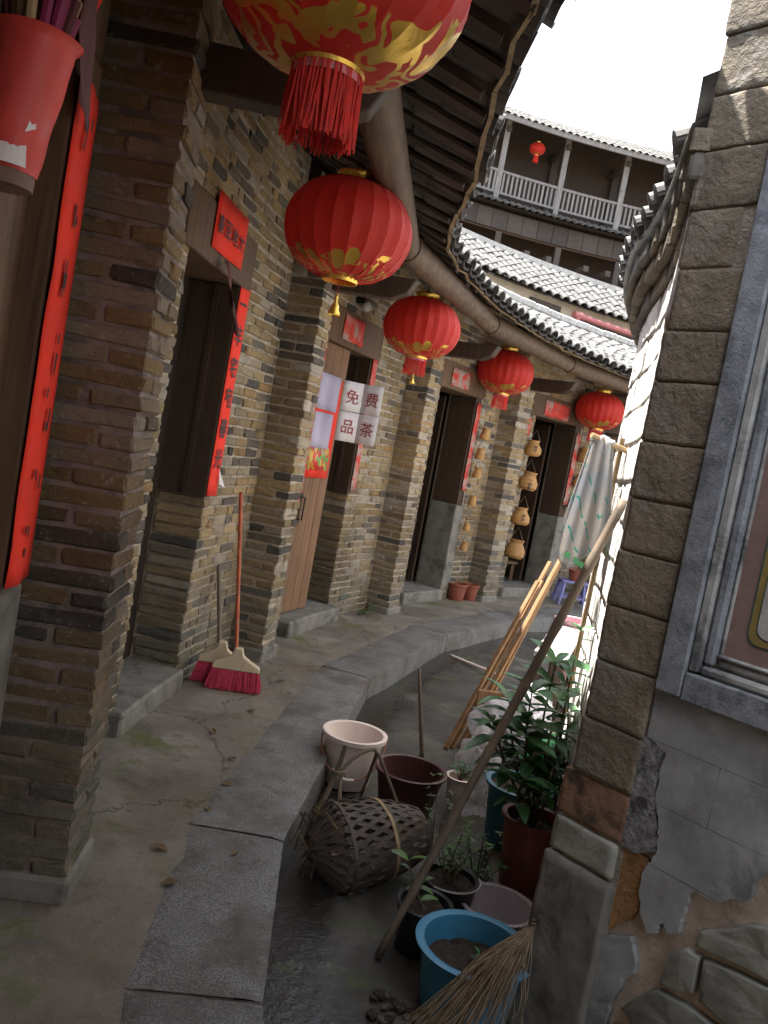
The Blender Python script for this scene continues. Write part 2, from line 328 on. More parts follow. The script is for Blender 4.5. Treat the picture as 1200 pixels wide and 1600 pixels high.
PWHITE = plastic('white_plastic', (.82, .70, .64), .45, .06, (.5, .36, .3), .62); PBROWN = plastic('dark_red_plastic', (.062, .02, .017), .5)
PBLUE = plastic('blue_plastic', (.045, .2, .33), .5, .15, (.09, .15, .18), .6); PTEAL = plastic('teal_plastic', (.03, .13, .185), .5); PRED = plastic('brick_red_plastic', (.21, .062, .045), .55, .2, (.09, .05, .04), .52)
PGREY = plastic('lilac_plastic', (.42, .37, .4), .5, .1, (.16, .14, .14), .58); PBLACK = plastic('black_plastic', (.018, .018, .019), .45); PTERRA = plastic('terracotta_plastic', (.21, .06, .035), .5)
PPINK = plastic('pink_plastic', (.62, .36, .42), .45, .05, (.5, .35, .38), .65); PSTOOL = plastic('violet_plastic', (.17, .17, .38), .45); PGREEN = plastic('green_plastic', (.03, .28, .09), .4)
PCREAM = plastic('cream_plastic', (.58, .47, .33), .45); PVC = plain('red_pipe', (.33, .1, .1), .5, .1, 6, .1, 30)
BRIST = plain('pink_bristles', (.5, .03, .08), .7, .35, 60, 0); STRAW = wood('straw', (.15, .105, .06), (40, 40, 8), var=.6)
ORPIPE = plain('rusty_orange_pole', (.42, .09, .03), .6, .35, 20, .3, 60, c2=(.3, .2, .13), spot=.55)
SOIL = plain('soil', (.05, .034, .022), .95, .6, 40, 1.0, 90, c2=(.11, .08, .05), spot=.56)
def leaf(name, c):
    m, N, L, B = nt(name); oi = N.new('ShaderNodeObjectInfo'); v = pos(N); n = noi(N, L, 18, 3, .5, v)
    r = ramp(N, [(.3, tuple(x * .6 for x in c)), (.7, tuple(x * 1.3 for x in c))]); L.new(n.outputs[0], r.inputs[0]); hs = N.new('ShaderNodeHueSaturation'); L.new(r.outputs[0], hs.inputs['Color'])
    L.new(mrange(N, L, oi.outputs['Random'], 0, 1, .75, 1.3), hs.inputs['Value']); L.new(hs.outputs[0], B.inputs['Base Color']); B.inputs['Roughness'].default_value = .42
    tr = N.new('ShaderNodeBsdfTranslucent'); L.new(hs.outputs[0], tr.inputs[0]); ms = N.new('ShaderNodeMixShader'); ms.inputs[0].default_value = .22; L.new(B.outputs[0], ms.inputs[1]); L.new(tr.outputs[0], ms.inputs[2]); L.new(ms.outputs[0], N['Material Output'].inputs[0]); return m
LEAF = leaf('glossy_leaf', (.06, .17, .06)); LEAF2 = leaf('young_leaf', (.075, .16, .035)); STEM = plain('plant_stem', (.09, .07, .04), .8, .3, 20, .2)
def bagmat(name, c, a):
    m, N, L, B = nt(name); v = pos(N); n = noi(N, L, 11, 5, .6, v, .9); B.inputs['Base Color'].default_value = (*c, 1); B.inputs['Roughness'].default_value = .25; B.inputs['Specular IOR Level'].default_value = .7
    tr = N.new('ShaderNodeBsdfTranslucent'); tr.inputs[0].default_value = (*c, 1); tp = N.new('ShaderNodeBsdfTransparent'); m1 = N.new('ShaderNodeMixShader'); m1.inputs[0].default_value = .35 if c[0] > .1 else 0; L.new(B.outputs[0], m1.inputs[1]); L.new(tr.outputs[0], m1.inputs[2])
    m2 = N.new('ShaderNodeMixShader'); L.new(mrange(N, L, n.outputs[0], .35, .65, max(0, 1 - a - .2), max(0, 1 - a + .2)), m2.inputs[0]); L.new(m1.outputs[0], m2.inputs[1]); L.new(tp.outputs[0], m2.inputs[2]); L.new(m2.outputs[0], N['Material Output'].inputs[0]); bump(N, L, B, n.outputs[0], .6, .03); return m
BAGC = bagmat('clear_bag', (.6, .59, .62), .42); BAGW = bagmat('white_bag', (.55, .54, .59), .72); BAGK = bagmat('black_bag', (.015, .015, .018), 1.0)
def towelmat():
    m, N, L, B = nt('striped_towel'); v = objco(N); n = noi(N, L, 40, 3, .6, v); mp = N.new('ShaderNodeMapping'); mp.inputs['Rotation'].default_value = (0, .5, .6); L.new(v, mp.inputs[0])
    w = N.new('ShaderNodeTexWave'); w.inputs['Scale'].default_value = 5.5; w.inputs['Distortion'].default_value = 1.5; L.new(mp.outputs[0], w.inputs['Vector'])
    c = mix(N, L, (.55, .52, .5), (.42, .45, .5), mrange(N, L, noi(N, L, 6, 3, .5, v).outputs[0], .4, .6)); c = mix(N, L, c, (.08, .36, .33), math_(N, L, 'MULTIPLY', math_(N, L, 'GREATER_THAN', w.outputs['Fac'], .975), math_(N, L, 'GREATER_THAN', noi(N, L, 22, 1, .5, v).outputs[0], .5)))
    L.new(c, B.inputs['Base Color']); B.inputs['Roughness'].default_value = .95; tr = N.new('ShaderNodeBsdfTranslucent'); L.new(c, tr.inputs[0]); ms = N.new('ShaderNodeMixShader'); ms.inputs[0].default_value = .45; L.new(B.outputs[0], ms.inputs[1]); L.new(tr.outputs[0], ms.inputs[2]); L.new(ms.outputs[0], N['Material Output'].inputs[0]); bump(N, L, B, n.outputs[0], .6, .006); return m
TOWEL = towelmat()
DARKIN = plain('dark_interior', (.055, .045, .038), .95, .4, 4, .3, 30); BEIGE = plain('beige_plaster', (.42, .36, .28), .9, .25, 5, .3, 30)  # DARKIN: even dark tone for room walls and window panels
YCLOTH = plain('yellow_cloth', (.5, .34, .03), .85, .2, 9, .3, 30); METAL = plain('dark_iron', (.03, .028, .026), .5, .3, 20, .2, 60, metal=.7); GLASSW = plain('lamp_glass', (.5, .5, .48), .25, .1, 9, 0)
CLEATHER = plain('green_sack', (.075, .1, .065), .8, .4, 12, .4, 50)

# ------------------------------------------------------------------ characters (flat print)
_cm = {}
def char_mesh(ch, mat):
    k = (ch, mat.name)
    if k in _cm: return _cm[k]
    cu = bpy.data.curves.new('lettering', 'FONT'); cu.body = ch; cu.size = 1.0; cu.align_x = 'CENTER'; cu.align_y = 'CENTER'; cu.offset = .018 if mat is INK else .004; cu.resolution_u = 3
    o = bpy.data.objects.new('lettering_tmp', cu); link(o); dg = bpy.context.evaluated_depsgraph_get(); me = bpy.data.meshes.new_from_object(o.evaluated_get(dg))
    bpy.data.objects.remove(o); bpy.data.curves.remove(cu); me.name = 'character'; me.materials.clear(); me.materials.append(mat)
    xs = [v.co.x for v in me.vertices]; ys = [v.co.y for v in me.vertices]
    if xs:
        cx, cy = (min(xs) + max(xs)) / 2, (min(ys) + max(ys)) / 2
        for v in me.vertices: v.co.x -= cx; v.co.y -= cy
    _cm[k] = me; return me
def put_char(ch, mat, world, u, parent, size, up=Z, sx=1.0, roll=0):
    n = u.cross(up).normalized(); M = Matrix((u, up, n)).transposed() @ Matrix.Rotation(roll, 3, 'Z')
    o = inst('character', char_mesh(ch, mat), world, parent, M.to_euler(), (size * sx, size, size)); return o
def paper(name, label, mat, fn, nu=3, nv=8, cat='paper', group=None, thick=.0012, parent=None):
    g = G(); g.grid(fn, nu, nv); o = g.obj(name, mat, parent, smooth='all', fix=False)
    md = o.modifiers.new('thickness', 'SOLIDIFY'); md.thickness = thick
    if parent is None: prop(o, label, cat, group)
    return o

# ------------------------------------------------------------------ setting: ground, walkway, kerb
g = G(); g.add([(-900, -900, -.6), (900, -900, -.6), (900, 900, -.6), (-900, 900, -.6)], [(0, 1, 2, 3)])
prop(g.obj('ground', plain('far_earth', (.16, .13, .1), .95, .2, .5, 0), fix=False), kind='structure')
g = G(); N_ = 40
def gut(u, v):
    t = -60 + 130 * u; R = 4.0 + 5.12 * v; p = pol(t, R, -.15); p.z += .012 * noise.noise(p * 1.7) + .006 * noise.noise(p * 6); return p
g.grid(gut, 150, 60); prop(g.obj('gutter_floor', GUT, smooth='all'), kind='structure')
g = G(); g.grid(lambda u, v: (lambda p: p + Vector((0, 0, .004 * noise.noise(p * 2.3) + .003 * noise.noise(p * 9))))(pol(-60 + 130 * u, 9.2 + 1.2 * v, 0)), 220, 24)
prop(g.obj('walkway', CONC, smooth='all'), kind='structure')
kerb = thing('kerb', pol(0, 9.2, -.15), None, None); kerb['kind'] = 'structure'
js = [-60, -48, -37, -26, -16.5, -7.1, -1.46, 13.6, 25.6, 36.5, 47, 58, 70]
for a, b in zip(js[:-1], js[1:]):
    a2, b2 = a + .045, b - .045; gg = G(); n = 10; rnd = random.random() * 50
    top = []; P = [pol(a2, 9.05), pol(b2, 9.05), pol(b2, 9.39 + random.uniform(-.01, .02)), pol(a2, 9.39 + random.uniform(-.01, .02))]
    def kf(u, v):
        q = (P[0].lerp(P[1], u)).lerp(P[3].lerp(P[2], u), v)
        w = .004 * noise.noise(Vector((u * 20 + rnd, v * 3, 1))); e = .008 if v in (0, 1) else 0
        q.z = .006 + .003 * noise.noise(q * 5) - (.006 if v in (0., 1.) else 0); q += er((a + b) / 2) * (w if v == 0 else 0); return q
    gg.grid(kf, 40, 8)
    bz = [Vector((p.x, p.y, p.z)) for p in gg.v[:41]]; k0 = len(gg.v)
    for p in bz: gg.v.append(Vector((p.x, p.y, -.17)))
    for i in range(40): gg.f.append((i, k0 + i, k0 + i + 1, i + 1))
    gg.f.append((0, 8 * 41, k0)); gg.obj('granite_slab', GRAN, kerb, smooth=True)

# ------------------------------------------------------------------ bricks
_bm = {}
def brick_mesh(L, D, H, mat=None, vn=5, rough=.0035):
    mat = mat or BR; k = (round(L / .01), round(D / .01), round(H / .004), random.randrange(vn), mat.name, rough)
    if k in _bm: return _bm[k]
    L, D, H = k[0] * .01, k[1] * .01, k[2] * .004
    bm = bmesh.new(); bmesh.ops.create_cube(bm, size=1); bmesh.ops.scale(bm, vec=(L, D, H), verts=bm.verts)
    bmesh.ops.bevel(bm, geom=bm.edges[:], offset=min(.007, H * .16), segments=1, affect='EDGES')
    for v in bm.verts: v.co += Vector((random.uniform(-1, 1), random.uniform(-1, 1), random.uniform(-1, 1))) * rough * 1.25
    me = bpy.data.meshes.new('brick'); bm.to_mesh(me); bm.free(); me.materials.append(mat); _bm[k] = me; return me
class Joined:
    """bricks too many or too small to pick apart: one mesh with a random value per brick"""
    def __init__(s): s.v = []; s.f = []; s.r = []
    def brick(s, c, L, D, H, th):
        b = len(s.v); x, y = et(th), er(th)
        for k in range(8):
            s.v.append(c + x * (L / 2 * (1 if k & 1 else -1)) + y * (D / 2 * (1 if k & 2 else -1)) + Z * (H / 2 * (1 if k & 4 else -1)) + Vector((random.uniform(-1, 1), random.uniform(-1, 1), random.uniform(-1, 1))) * .003)
        s.f += [tuple(b + i for i in f) for f in ((0, 2, 3, 1), (4, 5, 7, 6), (0, 1, 5, 4), (2, 6, 7, 3), (0, 4, 6, 2), (1, 3, 7, 5))]; r = random.random(); s.r += [r] * 8
    def obj(s, parent):
        if not s.v: return
        org = W[parent]; me = bpy.data.meshes.new('brickwork'); me.from_pydata([p - org for p in s.v], [], s.f); me.materials.append(BRJ)
        a = me.attributes.new('rnd', 'FLOAT', 'POINT'); a.data.foreach_set('value', s.r); o = bpy.data.objects.new('brickwork', me); link(o); put(o, org, parent); o['kind'] = 'stuff'; return o
CH = .0585
def lay_brick(part, th, R, z, L, D, H, joined=None, mat=None):
    R += random.uniform(-.006, .005); c = pol(th, R, z)
    if joined is not None: joined.brick(c, L, D, H, th)
    else: inst('brick', brick_mesh(L, D, H, mat), c, part, scale=(L / (round(L / .01) * .01), D / (round(D / .01) * .01), H / (round(H / .004) * .004)), rot=(random.uniform(-.02, .02), random.uniform(-.013, .013), phi(th) + random.uniform(-.02, .02)))
def dth(L, R): return math.degrees(L / R)
def wall_bricks(part, t0, t1, Rf, z0, z1, joined=None, jamb=0.0, L0=.205):
    """running bond on the alley face between two angles"""
    k = 0; z = z0 + CH / 2
    while z + CH / 2 <= z1 + .001:
        t = t0; first = True; total = rad(t1 - t0) * Rf
        x = 0.0; L = L0 * (.5 if k % 2 else 1.0) * random.uniform(.95, 1.05)
        while x < total - .02:
            if random.random() < .16 and not first: L = L0 * .5
            if total - (x + L) < .05: L = total - x
            D = .11 if not (first and jamb) else jamb
            th = t0 + math.degrees((x + L / 2) / Rf); lay_brick(part, th, Rf + D / 2, z + random.uniform(-.002, .002), L - .0115, D, CH - .0115 + random.uniform(-.003, .002), joined)
            x += L; L = L0 * random.uniform(.94, 1.06); first = False
        z += CH; k += 1
def pier_bricks(part, t0, wid, Rf, dep, z0, z1, joined=None, mat=None):
    z = z0 + CH / 2; k = 0; tm = t0 + dth(wid / 2, Rf)
    while z + CH / 2 <= z1 + .001:
        H = CH - .0115 + random.uniform(-.003, .002); j = random.uniform(-.004, .004)
        if (k + int(t0)) % 2 == 0:
            a = dep * random.choice((.42, .6, .55)); lay_brick(part, tm, Rf + a / 2 + j, z, wid, a - .0115, H, joined, mat); lay_brick(part, tm, Rf + a + (dep - a) / 2 + .002, z, wid - .004, dep - a - .006, H, joined, mat)
        else:
            w1 = wid * random.uniform(.44, .58); lay_brick(part, t0 + dth(w1 / 2, Rf), Rf + dep / 2 + j, z, w1 - .008, dep, H, joined, mat); lay_brick(part, t0 + dth(w1 + (wid - w1) / 2, Rf), Rf + dep / 2 + random.uniform(-.004, .004), z, wid - w1 - .004, dep, H, joined, mat)
        z += CH; k += 1

# ------------------------------------------------------------------ tiles and roofs
def arc_tile(name, w, length, sag, mat, n=6, th=.013):
    """half-round tile, x across, y up the slope; sag > 0 bulges upwards"""
    vs = []; fs = []
    for y, sc in ((0, 1.0), (length, .93)):
        for off in (0, -th):
            for i in range(n + 1):
                a = PI * i / n; x = -math.cos(a) * w / 2 * sc; z = sag * math.sin(a); vs.append((x + random.uniform(-1, 1) * .002, y, z + off + random.uniform(-1, 1) * .0015))
    m = n + 1
    for i in range(n):
        fs += [(i, i + 1, 2 * m + i + 1, 2 * m + i), (m + i + 1, m + i, 3 * m + i, 3 * m + i + 1), (i + 1, i, m + i, m + i + 1), (2 * m + i, 2 * m + i + 1, 3 * m + i + 1, 3 * m + i)]
    me = bpy.data.meshes.new(name); me.from_pydata(vs, [], fs); me.materials.append(mat)
    bm = bmesh.new(); bm.from_mesh(me); bmesh.ops.recalc_face_normals(bm, faces=bm.faces); bm.to_mesh(me); bm.free(); return me
COVER = [arc_tile('cover_tile', .15, .2, .05, TILE) for _ in range(4)]; COVERL = [arc_tile('cover_tile', .15, .2, .05, TILEL) for _ in range(4)]
PAN = [arc_tile('pan_tile', .2, .22, -.04, TILEU) for _ in range(4)]
def tiles_joined(part, name, mesh, spots):
    vs = []; fs = []
    for (c, rx, rz) in spots:
        M = Matrix.Translation(c) @ Matrix.Rotation(rz, 4, 'Z') @ Matrix.Rotation(rx, 4, 'X'); b = len(vs); vs += [M @ v.co for v in mesh.vertices]; fs += [tuple(b + i for i in p.vertices) for p in mesh.polygons]
    org = W[part]; me = bpy.data.meshes.new(name); me.from_pydata([v - org for v in vs], [], fs); me.materials.append(mesh.materials[0]); o = bpy.data.objects.new(name, me); link(o); put(o, org, part); o['kind'] = 'stuff'; return o
def eave_R(t):
    x = max(0.0, min(1.0, (t - 3.0) / 12.0)); y = max(0.0, min(1.0, (-7.0 - t) / 3.0)); return 8.73 + .27 * x * x * (3 - 2 * x) + .25 * y
def ring_roof(house, t0, t1, Re, ze, Rr, zr, covers='all', pans='each', rafters=True, cov=None, pitch=.2, sheet=WRAFT, step=.135):
    fe = Re if callable(Re) else (lambda t, q=Re: q); Re = fe((t0 + t1) / 2); cov = cov or COVER; sl = math.atan2(zr - ze, Rr - Re); Ls = math.hypot(zr - ze, Rr - Re); ns = max(2, int((t1 - t0) / 1.2))
    def S(off): return lambda u, v: pol(t0 + (t1 - t0) * u, fe(t0 + (t1 - t0) * u) + .06 + (Rr - fe(t0 + (t1 - t0) * u) - .06) * v + off * -math.sin(sl), ze + (zr - ze) * (.06 / (Rr - Re) + v * (1 - .06 / (Rr - Re))) + off)
    g = G(); g.grid(S(.03), ns, 3); g.grid(S(.005), ns, 3); roof = g.obj('roof', sheet, house, fix=False)
    ncol = max(1, round(rad(t1 - t0) * (Re + .3) / pitch)); nrow = int(Ls / step); jp = []; jc = []
    for i in range(ncol):
        tc = t0 + (t1 - t0) * (i + .5) / ncol; tr = t0 + (t1 - t0) * i / ncol
        if rafters:
            gg = G(); gg.bar(pol(tr, fe(tr) + .07 + random.uniform(-.03, .03), ze + .004), pol(tr, Rr - .05, zr - .026), .075, .016); gg.obj('rafter', WRAFT, roof)
        for j in range(nrow):
            s = j * step; Rt = fe(tc); R = Rt + (Rr - Rt) * s / Ls + random.uniform(-.012, .012); z = ze + (zr - ze) * s / Ls
            wob = random.uniform(-.012, .012)
            if pans == 'each': inst('pan_tile', random.choice(PAN), pol(tc, R, z + .05 + (.0 if j else .005)), roof, (sl - .07, random.uniform(-.06, .06), phi(tc) + wob))
            elif pans == 'join': jp.append((pol(tc, R, z + .05), sl - .07, phi(tc) + wob))
            if covers == 'all' or (covers == 'eave' and j < 1): inst('cover_tile', random.choice(cov), pol(tr, R, z + .062), roof, (sl - .06, random.uniform(-.07, .07), phi(tr) + wob))
            elif covers == 'join': jc.append((pol(tr, R, z + .062), sl - .06, phi(tr) + wob))
    if jp: tiles_joined(roof, 'pan_tiles', PAN[0], jp)
    if jc: tiles_joined(roof, 'cover_tiles', cov[0], jc)
    return roof

# ------------------------------------------------------------------ the curved terrace on the left: one house per bay
RW = 9.95; RP = 9.72; ZT = 3.2
RE, ZE, RR, ZR = 9.0, 2.78, 10.6, 3.48
def planks(part_parent, name, t0, t1, R, z0, z1, n, mat, dep=.03, gap=.004, open_=0.0):
    org = pol(t0, R, z0); d = bpy.data.objects.new(name, None)
    root = None
    for i in range(n):
        a = t0 + (t1 - t0) * i / n; b = t0 + (t1 - t0) * (i + 1) / n; gg = G(); p = pol(a, R); q = pol(b, R); d_ = (q - p).normalized(); p = p + d_ * gap / 2; q = q - d_ * gap / 2
        nn = er((a + b) / 2); o_ = random.uniform(0, .004)
        pts = [p + nn * o_ + Z * z0, q + nn * o_ + Z * z0, q + nn * (dep + o_) + Z * z0, p + nn * (dep + o_) + Z * z0]; gg.prism(pts, Z * (z1 - z0))
        if root is None:
            rg = G(); rg.bar(pol(t0 + .15, R + dep + .02, z0 + .3), pol(t1 - .15, R + dep + .02, z0 + .3), .03, .08); rg.bar(pol(t0 + .15, R + dep + .02, z1 - .3), pol(t1 - .15, R + dep + .02, z1 - .3), .03, .08); root = rg.obj(name, mat, part_parent)
        gg.obj('plank', mat, root, bevel=.003)
    return root
def bay(idx, label, pier, pw, door, nxt, each, dmat, jmat, stone_jamb, Rp=RP, rw=RW, left_bricks=False, door_open=False, zl=(2.2, 2.47), sill=(9.9, .11), pier_dep=.24, Rdoor=10.11):
    H = thing('terrace_house', pol(pier + 7, rw + .3, 0), label, 'house', 'brick houses of the curved terrace')
    J = None if each else Joined()
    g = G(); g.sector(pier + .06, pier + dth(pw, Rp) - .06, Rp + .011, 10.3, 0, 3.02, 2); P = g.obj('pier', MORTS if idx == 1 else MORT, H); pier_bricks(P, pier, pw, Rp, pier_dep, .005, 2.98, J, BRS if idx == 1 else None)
    dl, dr = door; pe = pier + dth(pw, Rp)
    g = G(); g.sector(pier - .1, pe + .1, Rp - .013, Rp + .2, -.01, .06 + .03 * random.random(), 3); g.obj('cement_foot', STONE, H, bevel=.012)
    g = G(); g.sector(pe - .1, dl, rw + .010, 10.3, 0, zl[1], 3); wl_ = g.obj('wall', MORT, H)
    if left_bricks: wall_bricks(wl_, pe, dl, rw, .005, zl[1], J)
    g = G(); g.sector(dr + .14, nxt + .1, rw + .010, 10.3, 0, zl[1], 4); wr = g.obj('wall', MORT, H)
    if stone_jamb:
        wall_bricks(wr, dr + dth(.16, rw), nxt, rw, .005, zl[1], J, 0)
        g = G(); g.sector(dr - .05, dr + dth(.16, rw), rw - .012, 10.27, .1, 1.04, 1); g.obj('stone_jamb', STONE, wr, bevel=.008)
        g = G(); g.sector(dr, dr + dth(.12, rw), rw - .006, 10.26, 1.043, zl[0], 1); g.obj('timber_jamb', jmat, wr, bevel=.004)
    else:
        wall_bricks(wr, dr, nxt, rw, .005, 1.06, J, .27); wall_bricks(wr, dr + dth(.05, rw), nxt, rw, 1.058, zl[0] - .03, J, 0); wall_bricks(wr, dr + dth(.145, rw), nxt, rw, zl[0] - .03 - (zl[0] - .03 - 1.058) % CH, zl[1] + .02, J, 0)
        g = G(); g.sector(dr - .06, dr + dth(.045, rw), rw - .004, 10.25, 1.065, zl[0], 1); g.obj('timber_jamb', jmat, wr, bevel=.004)
        g = G(); g.sector(dr - .12, dr - .055, rw + .1, rw + .13, 1.065, zl[0], 1); g.obj('jamb_bead', jmat, wr)
    g = G(); g.sector(pe - .1, nxt + .1, rw + .010, 10.3, zl[1] - .01, ZT, 6); wa = g.obj('wall', MORT, H); wall_bricks(wa, pe, nxt, rw, zl[1] + .006, ZT - .02, J)
    g = G(); g.sector(dl - dth(.12, rw), dr + dth(.14, rw), rw - .014, 10.28, zl[0] + .003, zl[1], 2); g.obj('lintel', WMID, H, bevel=.006)
    g = G(); g.sector(dl - .3, dr - .02, sill[0], 10.3, -.01, sill[1], 3); g.obj('sill', STONE, H, bevel=.012)
    if idx == 2:
        planks(H, 'door', dl, dl + (dr - dl) * .6, rw + .03, sill[1] + .01, zl[0], 4, dmat); planks(H, 'door', dl + (dr - dl) * .5, dr, 10.2, sill[1] + .01, zl[0], 3, WDARK)
    elif not door_open: planks(H, 'door', dl, dr, Rdoor, sill[1] + .01, zl[0], 5, dmat)
    # beam that carries the purlin
    tb = pier + dth(pw * .7, Rp); g = G(); zb = 2.43
    prof = [(0, 0), (.64, -.005), (.74, .04), (.79, .13), (0, .14)]; pts = [pol(tb, Rp + .25 - a, zb + z) - et(tb) * .05 for a, z in prof]; g.prism(pts, et(tb) * .1); g.obj('beam', WDARK, H, bevel=.006)
    if J: J.obj(H)
    return H
def D1(d): return d
B0 = None
B1 = bay(1, 'tan brick house with a dark plank door and banners of bright red paper', -5.0, .255, (2.78, 7.3), 12.0, True, WDOOR, WDARK, False, Rp=9.67, pier_dep=.27, Rdoor=10.22, left_bricks=True)
B2 = bay(2, 'tan brick house with a brown plank door and paper notices', 12.0, .24, (16.75, 21.95), 26.4, True, WBROWN, WDARK, False, left_bricks=True, sill=(9.83, .12), Rdoor=10.08)
B3 = bay(3, 'brick house with an open dark doorway and two small plant pots at its wall', 26.4, .24, (30.6, 35.0), 38.2, True, WDARK, WDARK, True, left_bricks=True, door_open=True)
B4 = bay(4, 'brick house with a stack of jars of basketwork hung beside its open doorway', 38.2, .28, (42.6, 47.6), 51.2, False, WDARK, WDARK, True, left_bricks=True, door_open=True)
B5 = bay(5, 'far brick house of the terrace past the last lantern', 51.2, .26, (55.2, 59.6), 64.0, False, WDARK, WDARK, True, left_bricks=True)
# nearest house: tall timber door front with a stone foot
B0 = thing('terrace_house', pol(-12, 10.2, 0), 'timber-fronted house with a stone door base and a long red strip', 'house', 'brick houses of the curved terrace')
g = G(); g.sector(-40, -13.4, 9.93, 10.3, 0, 3.2, 10); g.obj('wall', MORT, B0)
g = G(); g.sector(-13.4, -5.25, 9.96, 10.25, 0, .93, 4); g.obj('stone_base', STONE, B0, bevel=.01)
g = G(); g.sector(-6.6, -5.3, 9.9, 10.0, 0, .955, 1); g.obj('stone_post', STONE, B0, bevel=.012)
planks(B0, 'door', -13.4, -6.45, 9.96, .935, 2.5, 5, WMID, gap=.007)
g = G(); g.sector(-6.42, -5.28, 9.895, 10.05, .958, 2.36, 1); g.obj('door_post', WMID, B0, bevel=.006)
g = G(); g.sector(-13.6, -5.25, 9.9, 10.2, 2.365, 2.62, 4); g.obj('lintel', WMID, B0, bevel=.006)
g = G(); g.sector(-13.6, -5.1, 9.94, 10.3, 2.62, 3.2, 4); wa = g.obj('wall', MORT, B0); wall_bricks(wa, -12, -5.1, 9.93, 2.625, 3.18, None)
# added unseen wall and roof that block light from behind the viewer
g = G(); g.box((1.2, -2.2, .95), (6.0, .25, 2.3)); g.obj('light_block_wall', MORT, B0)
g = G(); g.prism([(-2.0, -1.9, 2.1), (4.4, -1.9, 2.1), (4.4, -4.5, 2.8), (-2.0, -4.5, 2.8)], (0, 0, .08)); g.obj('light_block_roof', TILE, B0)
# roofs of each house
ring_roof(B0, -40, -5.0, eave_R, ZE, RR, ZR, covers='eave', pans='each')
ring_roof(B1, -5.0, 12.0, eave_R, ZE, RR, ZR, covers='eave', pans='each')
ring_roof(B2, 12.0, 26.4, eave_R, ZE, RR, ZR, covers='all', pans='join')
ring_roof(B3, 26.4, 38.2, eave_R, ZE, RR, ZR, covers='all', pans='join', cov=COVERL, rafters=False)
ring_roof(B4, 38.2, 51.2, eave_R, ZE, RR, ZR, covers='all', pans='join', cov=COVERL, rafters=False)
ring_roof(B5, 51.2, 64.0, eave_R, ZE, RR, ZR, covers='all', pans='join', cov=COVERL, rafters=False)
for Hh, a, b in ((B0, -40, -5), (B1, -5, 12), (B2, 12, 26.4), (B3, 26.4, 38.2), (B4, 38.2, 51.2), (B5, 51.2, 64)):
    g = G(); n = 8
    for i in range(n):
        t = a + (b - a) * (i + .5) / n; g.bar(pol(a + (b - a) * i / n + .06, RR, ZR + .11), pol(a + (b - a) * (i + 1) / n - .06, RR, ZR + .11 + random.uniform(-.008, .008)), .16, .09)
    g.obj('ridge', CEM, Hh, bevel=.015)
    g = G(); g.grid(lambda u, v: pol(a + (b - a) * u, RR + .05 + 1.6 * v, ZR + .02 - .6 * v), 8, 2); g.obj('rear_roof', TILE, Hh, fix=False)
    # round purlin under the eave, one log per house
    zl = 2.735; off = .09 if a < 12 else .0
    g = G(); p0, p1 = pol(a + .4, 9.27, zl), pol(b + .4, 9.27, zl); nn = 10; g.tube([p0.lerp(p1, i / nn) + Vector((0, 0, .01 * noise.noise(Vector((a, i * .7, 0))))) for i in range(nn + 1)], [.092 - .012 * i / nn + .003 * noise.noise(Vector((i * 1.3, a, 3))) for i in range(nn + 1)], 14)
    g.obj('purlin', WLOG, Hh, smooth=True)
    g = G(); pts = []
    for i in range(15):
        t = a + (b - a) * i / 14; pts.append(pol(t, eave_R(t) + .05 + .03 * noise.noise(Vector((t * .9, 0, 0))), ZE + .0 + .018 * noise.noise(Vector((t * 1.1, 5, 0)))))
    for q in range(14): g.bar(pts[q], pts[q + 1] + (pts[q + 1] - pts[q]) * .06 + Z * random.uniform(-.004, .004), random.uniform(.014, .022), .008)
    g.obj('eave_batten', WTANB, Hh)
# a second roof steps up over the nearest house
U = thing('upper_roof', pol(-8, 9.6, 3.2), 'raised tiled eave jutting out over the nearest lantern', 'roof')
ring_roof(U, -6.2, -.6, lambda t: 8.62 - .25 * max(0, min(1, (-2.2 - t) / 2.6)), 3.05, 10.2, 3.85, covers='eave', pans='each')
for tt in (-5.6, -1.2):
    g = G(); g.bar(pol(tt, 10.1, 3.1), pol(tt, 10.1, 3.78), .1, .1); g.obj('strut', WDARK, U)
# dark rooms behind the open doors
for Hh, a, b in ((B3, 28.6, 37.4), (B4, 40.6, 50.2)):
    g = G(); g.sector(a, b, 10.31, 12.0, .05, .1, 3); g.obj('room_floor', STONE, Hh)
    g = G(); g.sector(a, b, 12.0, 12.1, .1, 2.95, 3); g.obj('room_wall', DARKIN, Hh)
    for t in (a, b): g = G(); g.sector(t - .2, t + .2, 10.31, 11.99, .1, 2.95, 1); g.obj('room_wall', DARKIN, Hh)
# open leaf at the far jamb of each open door
for Hh, t in ((B3, 34.55), (B4, 47.1)):
    g = G(); g.prism([pol(t, 10.29, .12), pol(t + .2, 10.29, .12), pol(t + .6, 10.29 + .5, .12), pol(t + .4, 10.29 + .5, .12)], Z * 2.05); g.obj('door', WDARK, Hh)

